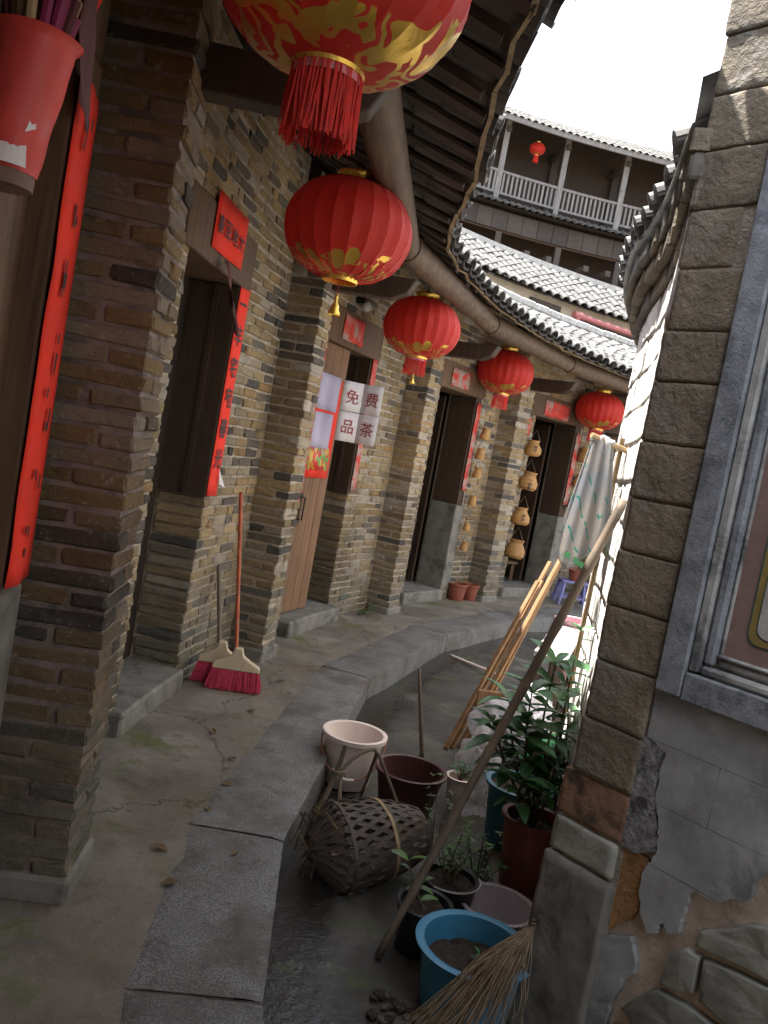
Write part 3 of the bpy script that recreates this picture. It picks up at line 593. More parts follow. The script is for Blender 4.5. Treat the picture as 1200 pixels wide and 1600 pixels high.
# ------------------------------------------------------------------ inner hall on the right
K = Vector((.68, 2.35, 0)); DW = Vector((.67, -.7424, 0)); NW = Vector((-.7424, -.67, 0))
def wp(s, z, out=0.0): return K + DW * s + Z * z + NW * out
HALL = thing('inner_hall', (1.1, 2.4, -.15), 'grey stone hall corner with a carved window frame and crumbling plaster', 'building')
g = G(); g.prism([wp(.012, -.2, -.02), wp(4.2, -.2, -.02), wp(4.2, -.2, -.3), wp(.25, -.2, -.28)], Z * 4.6); wall = g.obj('wall', PINK, HALL)
def rough_block(part, name, mat, c, ax, size, seed, n=9, amp=.008, rnd_=.02):
    """box with worn, lumpy faces"""
    bm = bmesh.new(); bmesh.ops.create_cube(bm, size=1); bmesh.ops.subdivide_edges(bm, edges=bm.edges[:], cuts=n, use_grid_fill=True)
    for v in bm.verts:
        p = Vector((v.co.x * size[0], v.co.y * size[1], v.co.z * size[2])); h = Vector(size) / 2; r = rnd_
        q = Vector([max(-h[i] + r, min(h[i] - r, p[i])) for i in range(3)]); d = p - q
        if d.length > r: p = q + d.normalized() * r
        w = p * 14 + Vector((seed * 7.1, seed * 3.3, 0)); f = noise.noise(w) * amp + noise.noise(w * 3.1) * amp * .5 + noise.noise(w * .4) * amp
        p += d.normalized() * f if d.length > 1e-6 else Vector(); v.co = ax[0] * p.x + ax[1] * p.y + ax[2] * p.z
    me = bpy.data.meshes.new(name); bm.to_mesh(me); bm.free(); me.materials.append(mat); me.polygons.foreach_set('use_smooth', [True] * len(me.polygons))
    o = bpy.data.objects.new(name, me); link(o); put(o, c, part); return o
axw = (DW, -NW, Z)
zs = [.55, .69, .85, 1.02, 1.18, 1.34, 1.49, 1.65, 1.82, 1.96, 2.13, 2.29, 2.45, 2.6, 2.76, 2.92, 3.08, 3.24]
for i in range(len(zs) - 1):
    z0, z1 = zs[i], zs[i + 1]; o_ = random.uniform(-.004, .007); m_ = BLKR if i == 0 else BLK; l_ = -.03 if i == 0 else random.uniform(-.004, .006); rw_ = .19 + (.03 if i in (13, 14, 15, 16) else 0) + (.2 if i > 14 else 0)
    if i == 0: z1 -= .005
    if i == 10: rw_ = .155
    rough_block(wall, 'stone_block', m_, wp((l_ + rw_) / 2, (z0 + z1) / 2, .008 + o_ - .085), axw, (rw_ - l_, .17, z1 - z0 - .004), i + 3, 15, .003, .004)
rough_block(wall, 'stone_block', RUB, wp(.078, .492, .012 - .085), axw, (.21, .17, .1), 31, 9, .004, .007)
rough_block(wall, 'stone_block', STONE, wp(.083, .14, .03 - .11), axw, (.225, .22, .59), 33, 18, .005, .006)
g = G(); g.prism([wp(.006, -.2, -.0195), wp(.2, -.2, -.0195), wp(.2, -.2, -.002), wp(.006, -.2, -.002)], Z * 3.5); g.obj('mortar_bed', plain('brown_mortar', (.34, .29, .24), .95, .3, 20, .9, 70), wall)
# plaster coats
def coat(name, mat, pts, base, out):
    g = G(); g.prism([wp(s, z, base) for s, z in pts], NW * (out - base)); return g.obj(name, mat, wall)
edge = [(.199, .863), (.262, .841), (.255, .778), (.261, .721), (.285, .645), (.293, .582), (.27, .523), (.268, .454), (.288, .397), (.314, .365), (.339, .379), (.34, .407), (.352, .414), (.364, .394), (.394, .412), (.394, .457), (.402, .527), (.412, .539), (.452, .535), (.476, .542), (.502, .566), (.531, .573), (.544, .592), (.544, .623), (.569, .667), (.7, .69), (.9, .66)]
def jag(pts, amp=.006, k=3):
    out = []
    for a, b in zip(pts, pts[1:] + pts[:1]):
        for i in range(k):
            t = i / k; out.append((a[0] + (b[0] - a[0]) * t + random.uniform(-amp, amp), a[1] + (b[1] - a[1]) * t + random.uniform(-amp, amp)))
    return out
# scored slabs of plaster, split at the scored joints
def clip(pts, z0, z1):
    def half(ps, f):
        out = []
        for a, b in zip(ps, ps[1:] + ps[:1]):
            fa, fb = f(a), f(b)
            if fa >= 0: out.append(a)
            if fa * fb < 0: t = fa / (fa - fb); out.append((a[0] + (b[0] - a[0]) * t, a[1] + (b[1] - a[1]) * t))
        return out
    return half(half(pts, lambda p: p[1] - z0), lambda p: z1 - p[1])
JZ = (.5425, .541, .7025, .701, .8625, .861, 1.02)
def jagb(pts, amp=.003, k=5):
    out = []
    for a, b in zip(pts, pts[1:] + pts[:1]):
        if (abs(a[1] - b[1]) < 1e-6 and a[1] in JZ) or a[0] > 1 or b[0] > 1: out.append(a); continue
        out.append(a)
        for i in range(1, k): t = i / k; out.append((a[0] + (b[0] - a[0]) * t + random.uniform(-amp, amp), a[1] + (b[1] - a[1]) * t + random.uniform(-amp, amp)))
    return out
coat('plaster_slab', PLG, [(.2, .8625), (1.3, .8625), (1.3, 1.02), (.2, 1.02)], -.019, .006)
coat('plaster_slab', PLG, jagb([(.2, .861), (.262, .841), (.255, .778), (.262, .7025), (.408, .7025), (.408, .861)]), -.019, .0055)
coat('plaster_slab', PLG, jagb([(.41, .861), (.41, .7025), (.66, .7025), (.72, .74), (.85, .75), (1.3, .76), (1.3, .861)]), -.019, .006)
coat('plaster_slab', PLG, jagb([(.264, .701), (.285, .645), (.293, .582), (.28, .5425), (.48, .5425), (.502, .566), (.531, .573), (.544, .592), (.544, .623), (.569, .667), (.62, .701)]), -.019, .0062)
coat('plaster_slab', PLG, jagb([(.278, .541), (.27, .523), (.268, .454), (.288, .397), (.314, .365), (.339, .379), (.34, .407), (.352, .414), (.364, .394), (.394, .412), (.394, .457), (.402, .527), (.412, .536), (.452, .533), (.474, .541)]), -.019, .0052)
coat('plaster_slab', PLG, jag([(.15, .24), (.20, .29), (.272, .326), (.296, .286), (.302, .242), (.269, .208), (.275, .184), (.256, .136), (.25, .062), (.24, -.15), (.14, -.15)], .003, 5), -.019, .006)
coat('plaster_patch', PLG2, jag([(.186, .70), (.19, .86), (.258, .845), (.25, .778), (.258, .72), (.283, .645), (.29, .582), (.245, .55), (.184, .541)], .005), -.019, .004)
coat('mud_patch', OCHRE, jag([(.173, .53), (.242, .555), (.271, .537), (.266, .454), (.274, .40), (.247, .357), (.192, .297), (.17, .3)], .005), -.019, -.003)
def lump(pts, seed, out=.008):
    cx = sum(p[0] for p in pts) / len(pts); cz = sum(p[1] for p in pts) / len(pts); g = G(); rings = []
    P = []
    for a, b in zip(pts, pts[1:] + pts[:1]):
        for i in range(4): P.append((a[0] + (b[0] - a[0]) * i / 4, a[1] + (b[1] - a[1]) * i / 4))
    n = len(P)
    for sc, o_ in ((1.0, -.03), (.995, out * .5), (.975, out * .9), (.9, out), (.5, out * 1.0), (.02, out * 1.0)):
        for k, (x, z) in enumerate(P):
            x2 = cx + (x - cx) * sc; z2 = cz + (z - cz) * sc; d = .006 * noise.noise(Vector((x2 * 20, z2 * 20, seed))) + .003 * noise.noise(Vector((x2 * 60, z2 * 60, seed))); g.v.append(wp(x2, z2, o_ + d))
    for r in range(5):
        for k in range(n): g.f.append((r * n + k, r * n + (k + 1) % n, (r + 1) * n + (k + 1) % n, (r + 1) * n + k))
    g.obj('rubble_stone', RUB, wall, smooth='all')
lump([(.446, .45), (.511, .49), (.551, .525), (.62, .555), (.8, .56), (.86, .45), (.65, .428), (.529, .42), (.44, .405)], 1)
lump([(.468, .385), (.532, .398), (.64, .41), (.84, .43), (.86, .28), (.7, .27), (.56, .265), (.477, .281)], 2)
lump([(.38, .345), (.418, .385), (.458, .385), (.462, .29), (.419, .268), (.373, .258)], 3)
lump([(.286, .135), (.33, .2), (.369, .24), (.45, .25), (.55, .245), (.58, .15), (.45, .1), (.341, .1)], 4)
lump([(.6, .24), (.85, .255), (.86, .12), (.62, .1)], 5); lump([(.27, .08), (.5, .07), (.6, .05), (.58, -.15), (.27, -.15)], 6); lump([(.63, .08), (.86, .1), (.86, -.12), (.64, -.14)], 7)
# carved window frame
fr = G(); fr.prism([wp(.203, 1.0, -.02), wp(.275, 1.0, -.02), wp(.275, 1.0, .03), wp(.203, 1.0, .03)], Z * 2.2); FR = fr.obj('window_frame', FRM, HALL, bevel=.004)
def piece(name, mat, s0, s1, z0, z1, b0, o0, bev=.004):
    g = G(); g.prism([wp(s0, z0, b0), wp(s1, z0, b0), wp(s1, z0, o0), wp(s0, z0, o0)], Z * (z1 - z0)); return g.obj(name, mat, FR, bevel=bev)
piece('frame_sill', FRM, .277, 1.5, .995, 1.07, -.02, .028)
piece('moulding', FRML, .277, .303, 1.075, 3.2, -.03, .018); piece('moulding', FRM, .305, .335, 1.10, 3.2, -.03, .006, .008); piece('moulding', FRML, .337, .346, 1.13, 3.2, -.03, -.008, .003)
piece('moulding', FRML, .305, 1.5, 1.072, 1.097, -.03, .014, .008); piece('moulding', FRML, .337, 1.5, 1.099, 1.126, -.03, -.004, .009); piece('moulding', FRML, .337, 1.5, 1.1265, 1.135, -.03, .003, .003)
piece('painted_panel', PNLP, .34, 1.5, 1.13, 3.2, -.035, -.015, 0)
def rrect(s0, z0, s1, z1, r, n=6):
    pts = [(s1, z1), (s0, z1)]
    for i in range(n + 1): a = PI + (PI / 2) * i / n; pts.append((s0 + r + r * math.cos(a), z0 + r + r * math.sin(a)))
    return pts + [(s1, z0)]
for s0, z0, r, m_, o_ in ((.392, 1.178, .03, PNLG, -.0135), (.397, 1.183, .03, PNLO, -.0122), (.414, 1.2, .028, PNLG, -.011), (.417, 1.203, .027, PNLW, -.0098)):
    g = G(); g.prism([wp(s, z, -.03) for s, z in rrect(s0, z0, 1.4, 3.1, r)], NW * (o_ + .03)); g.obj('painted_band' if m_ is not PNLW else 'painted_field', m_, FR)
# curved flank wall behind the corner and its corbelled eave
FLK = [Vector(p) for p in ((.695, 2.36, 0), (.84, 2.88, 0), (.935, 3.3, 0), (1.01, 3.75, 0), (1.125, 4.25, 0), (1.30, 4.8, 0), (1.6, 5.5, 0), (2.1, 6.3, 0), (3.0, 7.2, 0), (4.2, 7.9, 0))]
def samp(pts, step):
    out = []; cum = [0]
    for a, b in zip(pts, pts[1:]): cum.append(cum[-1] + (b - a).length)
    def at(s):
        s = max(0, min(cum[-1] - 1e-5, s)); i = max(k for k in range(len(cum) - 1) if cum[k] <= s); t = (s - cum[i]) / (cum[i + 1] - cum[i])
        p0, p1, p2, p3 = pts[max(i - 1, 0)], pts[i], pts[i + 1], pts[min(i + 2, len(pts) - 1)]
        return .5 * ((2 * p1) + (p2 - p0) * t + (2 * p0 - 5 * p1 + 4 * p2 - p3) * t * t + (3 * p1 - p0 - 3 * p2 + p3) * t ** 3)
    return at, cum[-1]
fat, FL = samp(FLK, .1)
def fdir(s): return (fat(s + .03) - fat(max(0, s - .03))).normalized()
def fnor(s): d = fdir(s); return Vector((-d.y, d.x, 0))     # towards the alley
FW = G(); n = 40
FW.grid(lambda u, v: fat(FL * u) - fnor(FL * u) * .02 + Z * (-.2 + 2.75 * v), n, 1); flank = FW.obj('flank_wall', PLW, HALL, fix=False)
for c in range(16):
    z = -.15 + c * .153; s = -.1 + (c % 2) * .17
    while s < 3.6:
        L = random.uniform(.3, .38); m_ = max(.0, s + L / 2); d = fdir(m_); nrm = fnor(m_); s0, s1 = max(s, .03), min(s + L, 3.7)
        if s1 - s0 > .06: rough_block(flank, 'plastered_block', PLW, fat((s0 + s1) / 2) + Z * (z + .076) - nrm * .04 + nrm * random.uniform(0, .008), (d, -nrm, Z), (s1 - s0 - .003, .1, .1505), c * 13 + s, 5, .0035, .004)
        s += L
def osc(s): return .35 + .6 * min(1, max(0, s) / 1.3)
tiers = ((.045, 2.30, .07), (.085, 2.373, .07), (.125, 2.446, .065))
for off, z, h in tiers:
    s = .0
    while s < 4.2:
        L = .21 + random.uniform(-.02, .02); m_ = s + L / 2; d = fdir(m_); nrm = fnor(m_)
        inst('corbel_brick', brick_mesh(L * (1 + off / 4) - .004, .2 + off, h, BLK if random.random() < .7 else STONE, 4, .003), fat(m_) + nrm * (off * osc(m_) - .1 - off / 2) + Z * (z + h / 2), flank, (random.uniform(-.02, .02), random.uniform(-.02, .02), math.atan2(d.y, d.x)))
        s += L
g = G()
g.grid(lambda u, v: fat(4.6 * u) + fnor(4.6 * u) * (.15 * osc(4.6 * u) - .5 * v) + Z * (2.515 + .25 * v), 30, 2); g.grid(lambda u, v: fat(4.6 * u) + fnor(4.6 * u) * (.15 * osc(4.6 * u) - .5 * v) + Z * (2.535 + .25 * v), 30, 2)
eave = g.obj('eave', CEM, HALL, fix=False)
s = .3; HT = arc_tile('cover_tile', .1, .17, .042, TILE); HP = arc_tile('pan_tile', .15, .18, -.03, TILE)
while s < 4.4:
    d = fdir(s); nrm = fnor(s); az = math.atan2(d.y, d.x)
    for j in range(3):
        inst('pan_tile', HP, fat(s + .1) + nrm * (.165 * osc(s) - .12 * j) + Z * (2.575 + .055 * j), eave, (.42, random.uniform(-.05, .05), az + PI + random.uniform(-.05, .05)))
        inst('cover_tile', HT, fat(s) + nrm * (.175 * osc(s) - .12 * j + random.uniform(-.015, .015)) + Z * (2.585 + .055 * j + random.uniform(-.01, .01)), eave, (.40 + random.uniform(-.05, .05), random.uniform(-.1, .1), az + PI + random.uniform(-.08, .08)))
    s += .145
g = G(); g.grid(lambda u, v: fat(4.8 * u) + fnor(4.8 * u) * (.05 - 1.6 * v) + Z * (2.66 + .8 * v), 24, 2); g.obj('roof_slope', TILE, HALL, fix=False)

# ------------------------------------------------------------------ second ring roof and the tall outer ring behind
M2 = thing('middle_building', pol(55, 12.4, 0), 'low building with a beige wall, tiled roof and red downpipe', 'building')
g = G(); g.sector(-30, 75, 12.25, 12.5, 0, 4.3, 60); g.obj('wall', BEIGE, M2)
g = G(); g.sector(53.5, 56.6, 12.2, 12.26, 3.4, 4.2, 2); g.obj('window', DARKIN, M2); g = G(); g.sector(58.2, 66, 12.2, 12.26, 3.3, 4.12, 4); g.obj('window', DARKIN, M2)
roof2 = ring_roof(M2, 40, 74, 12.0, 4.22, 13.0, 4.9, covers='join', pans=None, rafters=False, cov=COVERL, pitch=.2, step=.14)
g = G(); g.sector(40, 74, 12.93, 13.1, 4.9, 5.02, 30); g.obj('ridge', CEM, M2)
g = G(); g.tube([pol(t, 11.98, 4.1 - .004 * (t - 57)) for t in (57.4, 60, 64, 70)], .045, 10); g.tube([pol(57.4, 11.98, 4.1), pol(57.3, 11.98, 3.5)], .045, 10); g.tube([pol(57.0, 11.98, 4.1), pol(58.0, 11.98, 4.1)], .055, 10); g.obj('downpipe', PVC, M2, smooth=True)
RF = 22.0
F = thing('outer_ring_building', pol(76, 22.6, 0), 'tall timber ring building with a railed balcony and grey tiled roof', 'building')
g = G(); g.sector(50, 100, 23.4, 23.7, 0, 12, 30); g.obj('wall', WDOOR, F)
g = G(); g.sector(50, 100, 22.1, 23.4, 8.86, 9.0, 30); g.obj('balcony_floor', WFD, F)
g = G(); g.sector(50, 100, 22.15, 23.39, 6.2, 6.35, 30); g.obj('gallery_floor', WFD, F)
g = G(); g.sector(50, 100, 22.2, 22.28, 8.15, 8.75, 30); g.obj('fascia', WDARK, F)
for i in range(26):
    t = 58 + i * 1.25
    if 66 < t < 88: g = G(); g.sector(t + .02, t + 1.23, 22.13, 22.196, 8.2, 8.7, 1); g.obj('panel_board', WFAC, F)
g = G(); g.sector(50, 100, 22.0, 23.4, 0, 5.6, 30); g.obj('lower_wall', BEIGE, F)
for i in range(9):
    t = 60.6 + i * 4.93
    g = G(); g.bar(pol(t, 22.15, 9.0), pol(t, 22.15, 11.15), .15, .15); g.obj('post', WGREY, F)
    g = G(); g.bar(pol(t + .9, 22.25, 6.35), pol(t + .9, 22.25, 8.15), .17, .17); g.obj('post', WFD, F)
    g = G(); g.bar(pol(t + .4, 23.3, 9.0), pol(t + .4, 23.3, 11.1), .14, .2); g.obj('post', WFD, F)
    g = G(); g.bar(pol(t, 22.0, 10.9), pol(t, 23.4, 10.9), .12, .14); g.obj('tie_beam', WFD, F)
    g = G(); g.bar(pol(t - 2.2, 21.6, 7.6), pol(t - 2.2, 23.3, 7.6), .16, .16); g.obj('joist', WFD, F); g = G(); g.bar(pol(t - .4, 21.6, 7.6), pol(t - .4, 23.3, 7.6), .16, .16); g.obj('joist', WFD, F)
rl = G(); rl.sector(58, 95, 22.1, 22.17, 9.72, 9.79, 40); rail = rl.obj('railing', WGREY, F); g = G(); g.sector(58, 95, 22.11, 22.16, 9.14, 9.2, 40); g.obj('bottom_rail', WGREY, rail)
bg = G().box((0, 0, .26), (.06, .03, .52)); bme = bg.mesh('baluster', WGREY, Vector((0, 0, 0)))
t = 66.5
while t < 88: inst('baluster', bme, pol(t, 22.135, 9.2), rail, (0, 0, phi(t))); t += .36
for t0_ in (62, 68.3, 73.2, 78.1, 83): 
    g = G(); g.tube([pol(t0_, 21.8, 7.25), pol(t0_ + 6.5, 21.8, 7.05)], .03, 6); g.obj('drying_pole', BAMB, F)
ring_roof(F, 58, 96, 21.55, 11.02, 23.9, 12.2, covers='join', pans=None, rafters=False, pitch=.22, step=.2)
ring_roof(F, 58, 96, 21.75, 8.75, 22.3, 9.02, covers='join', pans=None, rafters=False, pitch=.22, step=.16)
g = G(); g.sector(58, 96, 21.6, 21.66, 10.96, 11.1, 40); g.obj('eave_board', WGREY, F)
print('architecture done')

# ------------------------------------------------------------------ lanterns
def lantern(loc, D, label, mat, tassel, rot=0.0, bell=None, ribs=22, hang=.12, tilt=0):
    x, y, z = loc; c = Vector(loc); T = thing('lantern', c - Z * D * .38, label, 'lantern', 'red silk lanterns hung along the eave')
    prof = []; nz = 18; hh = D * .375
    for i in range(nz + 1):
        a = -1.36 + 2.72 * i / nz; prof.append((D / 2 * math.cos(a) ** .8, hh * math.sin(a) / math.sin(1.36)))
    g = G(); sag = random.uniform(.97, 1.02)
    nseg = ribs * 2; b0 = 0
    for r, zz in prof:
        for k in range(nseg):
            a = 2 * PI * k / nseg - rot; rr = r * (1.0 if k % 2 == 0 else .972 + .006 * noise.noise(Vector((k * 1.7, zz * 7, rot * 5)))); g.v.append(c + Vector((rr * math.cos(a), rr * math.sin(a), zz * sag)))
    for i in range(len(prof) - 1):
        for k in range(nseg): k2 = (k + 1) % nseg; g.f.append((i * nseg + k, i * nseg + k2, (i + 1) * nseg + k2, (i + 1) * nseg + k))
    sh = g.obj('shade', mat, T, smooth='all', origin=c); sh.data.set_sharp_from_angle(angle=rad(13))
    g = G()
    for k in range(ribs):
        a = 2 * PI * k / ribs - rot; g.tube([c + Vector((r * .998 * math.cos(a), r * .998 * math.sin(a), zz)) for r, zz in prof[::2]], .0022, 4)
    g.obj('ribs', FRINGE, sh)
    r0 = prof[0][0]; zb = prof[0][1]; zt = prof[-1][1]
    g = G(); g.lathe(c, [(r0 * 1.05, zb + .008), (r0 * .98, zb - .012), (r0 * .9, zb - .012), (r0 * .9, zb + .01)], 32); g.obj('bottom_ring', GOLD, T, smooth=True)
    g = G(); g.lathe(c, [(r0 * 1.0, zt - .012), (r0 * .97, zt + .012), (r0 * 1.1, zt + .03), (r0 * .95, zt + .04), (r0 * .72, zt + .03), (r0 * .72, zt + .002)], 32); g.obj('top_ring', GOLD, T, smooth=True)
    g = G(); top = c + Z * (zt + hang); g.tube([c + Z * (zt - .02) + Vector((-.04, 0, .03)), c + Z * (zt + .05) + Vector((-.01, 0, 0)), top], .0025, 5); g.tube([c + Z * (zt - .02) + Vector((.04, 0, .03)), c + Z * (zt + .05) + Vector((.01, 0, 0)), top], .0025, 5); g.obj('hanger_wire', METAL, T)
    if tassel:
        g = G(); nst = 240 if tassel > .153 else 90
        for k in range(nst):
            a = 2 * PI * k / nst + random.uniform(-.02, .02); rr = r0 * random.uniform(.82, .97); L = tassel * random.uniform(.9, 1.05); p = c + Vector((rr * math.cos(a), rr * math.sin(a), zb - .008)); q = p + Vector((random.uniform(-.012, .012), random.uniform(-.012, .012), -L)); mpt = p.lerp(q, .5) + Vector((random.uniform(-.003, .003), random.uniform(-.003, .003), 0))
            g.tube([p, mpt, q], .0019 * (D / .6), 3, False)
        o = g.obj('fringe', FRINGE, T, fix=False)
        g = G(); g.lathe(c, [(r0 * .93, zb - .004), (r0 * .95, zb - .03), (r0 * .91, zb - .03)], 32); g.obj('fringe_band', plain('pink_braid', (.6, .2, .22), .8, .1, 20, 0), T, smooth=True)
    if bell:
        bz, s = bell; bc = Vector((x, y, bz)); Bt = thing('bell', bc, 'small gold bell on a thread under ' + ('the lantern before the dark door' if s > .8 else 'the tasselled lantern by the free tea sign'), 'bell')
        g = G(); g.lathe(bc, [(.03 * s, 0), (.0295 * s, .012 * s), (.022 * s, .026 * s), (.02 * s, .045 * s), (.01 * s, .058 * s), (.008 * s, .07 * s), (.0115 * s, .08 * s), (.006 * s, .1 * s), (.001, .106 * s)], 20); g.obj('bell_body', GOLD, Bt, smooth=True)
        g = G(); g.tube([bc + Z * .1 * s, Vector((x, y, z + zb))], .0015, 5); g.obj('thread', FRINGE, Bt)
    return T
lantern((-.310, 1.97, 2.555), .6, 'largest red lantern, gold flowers on its underside and a long fringe', LANTB, .155, .1)
lantern((-.400, 3.94, 2.46), .6, 'red lantern with no fringe above the four-character red banner', LANT, 0, .3, bell=(2.07, .95), hang=.09)
lantern((.030, 6.47, 2.46), .6, 'red lantern with a short fringe above the free tea sign', LANT, .13, .6, bell=(2.03, .7), hang=.09)
lantern((.990, 8.82, 2.51), .6, 'red lantern before the open doorway with two plant pots outside', LANT, .15, .2, hang=.05)
lantern((2.40, 10.35, 2.43), .6, 'red lantern over the towel by the far open doorway', LANT, .15, .9, hang=.1)
c = pol(73.3, 22.4, 10.75); lantern(c, .45, 'tiny red lantern hung in the high balcony', LANT, .2, .1, hang=.1)

# ------------------------------------------------------------------ papers and notices
def wallpaper_fn(t0, t1, R, z0, z1, curl=.004, seed=0, taper=0):
    def fn(u, v):
        t = t0 + (t1 - t0) * u; z = z1 + (z0 - z1) * v; k = noise.noise(Vector((u * 2 + seed, v * 5, seed)))
        return pol(t + taper * v, R - .002 - curl * (k + .6), z)
    return fn
o = paper('paper_banner', 'wide red paper with four black characters on the door lintel', RED, wallpaper_fn(3.95, 6.75, 9.93, 2.27, 2.53, .003, 3), 6, 4, 'banner')
for ch, u in zip('春回地大', (.14, .38, .62, .85)): put_char(ch, INK, pol(3.95 + 2.8 * u, 9.915, 2.39), et(3.95 + 2.8 * u), o, .09, sx=1.0)
o = paper('paper_banner', 'long red paper strip with black characters beside the dark plank door', RED, wallpaper_fn(7.25, 8.15, 9.944, 1.07, 2.24, .003, 5), 4, 16, 'banner')
for i, ch in enumerate('一丰宅宛春光'): put_char(ch, INK, pol(7.68, 9.932, 2.12 - i * .168), et(7.68), o, .115, sx=.95)
g = G(); g.add([pol(7.9, 9.93, 1.22), pol(8.2, 9.9, 1.12), pol(7.95, 9.92, 1.14)], [(0, 1, 2)]); q = g.obj('torn_corner', WPAP, o)
def limp(top, bot, w, label, mat=REDD, seed=1, sway=.03):
    top = Vector(top); bot = Vector(bot); d = (bot - top); side = et(2) * w
    def fn(u, v):
        p = top + d * v; ww = 1 - .35 * v; k = noise.noise(Vector((seed, v * 3, u)))
        return p + side * ((u - .5) * ww) + er(3) * (k * .03) + Vector((0, 0, -.05 * u * v))
    return paper('loose_paper', label, mat, fn, 4, 12, 'paper')
limp(pol(4.9, 9.9, 2.24), pol(6.2, 9.86, 1.97), .07, 'dull red paper strip hanging loose from the dark door lintel')
# nearest house: folded long strip, lintel paper, loose sheet
def strip0(u, v):
    t = -6.45 + 1.1 * u; z = 2.27 - 1.30 * v; k = .016 * (1 - abs(2 * u - .75)) + .006 * noise.noise(Vector((u * 2, v * 7, 1))); return pol(t, 9.893 - .004 - max(0, k), z)
o = paper('paper_banner', 'long bent red paper strip on the post of the timber-fronted house', RED, strip0, 6, 24, 'banner')
for i in range(7):
    z = 2.15 - i * .175
    for q in range(3):
        a = -6.2 + random.uniform(0, .35); z0 = z + random.uniform(-.05, .05); L = random.uniform(.02, .07); g = G(); g.add([pol(a, 9.868, z0), pol(a + .07, 9.868, z0 - .004), pol(a + .05, 9.868, z0 - L), pol(a - .01, 9.868, z0 - L * .8)], [(0, 1, 2, 3)]); g.obj('brush_stroke', INK, o, fix=False)
def lint0(u, v): return pol(-7.6 + 2.3 * u * (1 - .93 * v) + .9 * v, 9.894 - .006 * v, 2.62 - .28 * v)
o = paper('paper_banner', 'pointed red paper with black strokes on the timber house lintel', RED, lint0, 4, 8, 'banner')
for (a, z0, L) in ((-6.5, 2.6, .09), (-6.35, 2.5, .06), (-6.1, 2.58, .05), (-6.45, 2.44, .03), (-6.9, 2.6, .04)):
    g = G(); g.add([pol(a, 9.884, z0), pol(a + .1, 9.884, z0), pol(a + .13, 9.884, z0 - L), pol(a + .05, 9.884, z0 - L)], [(0, 1, 2, 3)]); g.obj('brush_stroke', INK, o, fix=False)
limp(pol(-6.7, 9.88, 2.48), pol(-6.6, 9.86, 2.18), .10, 'long dull purple sheet drooping from the timber house lintel', plain('dull_purple_paper', (.12, .05, .055), .85, .2, 6, .2, 30), 4)
# notices on the brown door
Rd = 9.98 - .006
sh = lambda a, b, z0, z1, sd, R=Rd, cu=.003: wallpaper_fn(a, b, R, z0, z1, cu, sd)
paper('paper_notice', 'upper lilac sheet of small print on the brown plank door', LPAP, sh(16.95, 19.3, 1.70, 1.97, 1), 3, 4, 'notice'); paper('paper_notice', 'lower lilac sheet of small print on the brown plank door', LPAP, sh(16.95, 19.1, 1.41, 1.68, 2), 3, 4, 'notice')
o = paper('door_poster', 'red and gold picture poster low on the brown plank door', RED, sh(16.9, 19.6, 1.18, 1.95, 3, Rd + .003, .001), 3, 8, 'poster')
paper('picture', None, POST, sh(17.1, 19.4, 1.24, 1.42, 4, Rd + .0005, .0), 2, 2, parent=o)
for z0, n_ in ((1.93, 0),):
    pass
# free tea sign: four sheets folded along the middle
fold = Vector((-.315, 6.30, .05)); SG = thing('paper_sign', fold + Z * 1.4, 'white folded sign with four red characters beside the brown door', 'sign')
vl = Vector((.90, .43, 0)).normalized(); vr = Vector((.93, -.36, 0)).normalized()
for cx_, cz_, ch, d_ in ((-1, 1, '免', vl), (1, 1, '费', vr), (-1, -1, '品', vl), (1, -1, '茶', vr)):
    a = fold + d_ * (-.162 if cx_ < 0 else .0015); b = fold + d_ * (-.0015 if cx_ < 0 else .162); z0, z1 = (1.672, 1.895) if cz_ > 0 else (1.445, 1.668)
    s_ = paper('sheet', None, WPAP, lambda u, v: a.lerp(b, u) + Z * (z1 + (z0 - z1) * v) + d_.cross(Z) * (.003 * noise.noise(Vector((u * 2, v * 2, cx_ + cz_)))), 3, 4, parent=SG)
    nn = d_.cross(Z).normalized(); put_char(ch, REDINK, (a + b) / 2 + Z * ((z0 + z1) / 2) + nn * .006, d_, s_, .115)
# torn couplets and lintel scraps
def scrap(t0, t1, z0, z1, R, label, seed, nu=4, nv=14, rag=.3):
    def fn(u, v):
        t = t0 + (t1 - t0) * (u + rag * (u - .5) * noise.noise(Vector((seed, v * 9, u)))); return pol(t, R - .0025 - .002 * abs(noise.noise(Vector((u * 3, v * 9, seed)))), z1 + (z0 - z1) * v + .02 * noise.noise(Vector((u * 5, seed, v * 2))))
    return paper('torn_paper', label, RTORN, fn, nu, nv, 'paper')
scrap(16.25, 16.7, .95, 2.2, RW - .006, 'torn red strip at the hinge side of the brown door', 1); scrap(22.0, 22.55, 1.1, 2.22, RW - .0115, 'torn red strip behind the free tea sign', 2)
scrap(18.0, 20.3, 2.25, 2.44, RW - .022, 'torn red paper scrap on the lintel over the brown door', 3, 10, 5, .1)
scrap(31.4, 33.6, 2.24, 2.42, RW - .022, 'torn red paper scrap on the lintel over the open door with plant pots', 4, 8, 4, .1); scrap(35.1, 35.6, 1.2, 2.15, RW - .02, 'torn red strip beside the open door with plant pots', 5)
scrap(43.3, 46.3, 2.23, 2.42, RW - .022, 'torn red paper scrap on the far open door lintel', 6, 8, 4, .1); scrap(47.75, 48.3, 1.2, 2.12, RW - .02, 'torn red strip at the far door beside its baskets', 7); scrap(41.5, 42.0, 1.95, 2.15, RW - .02, 'short torn red paper above the jar-shaped baskets', 8)
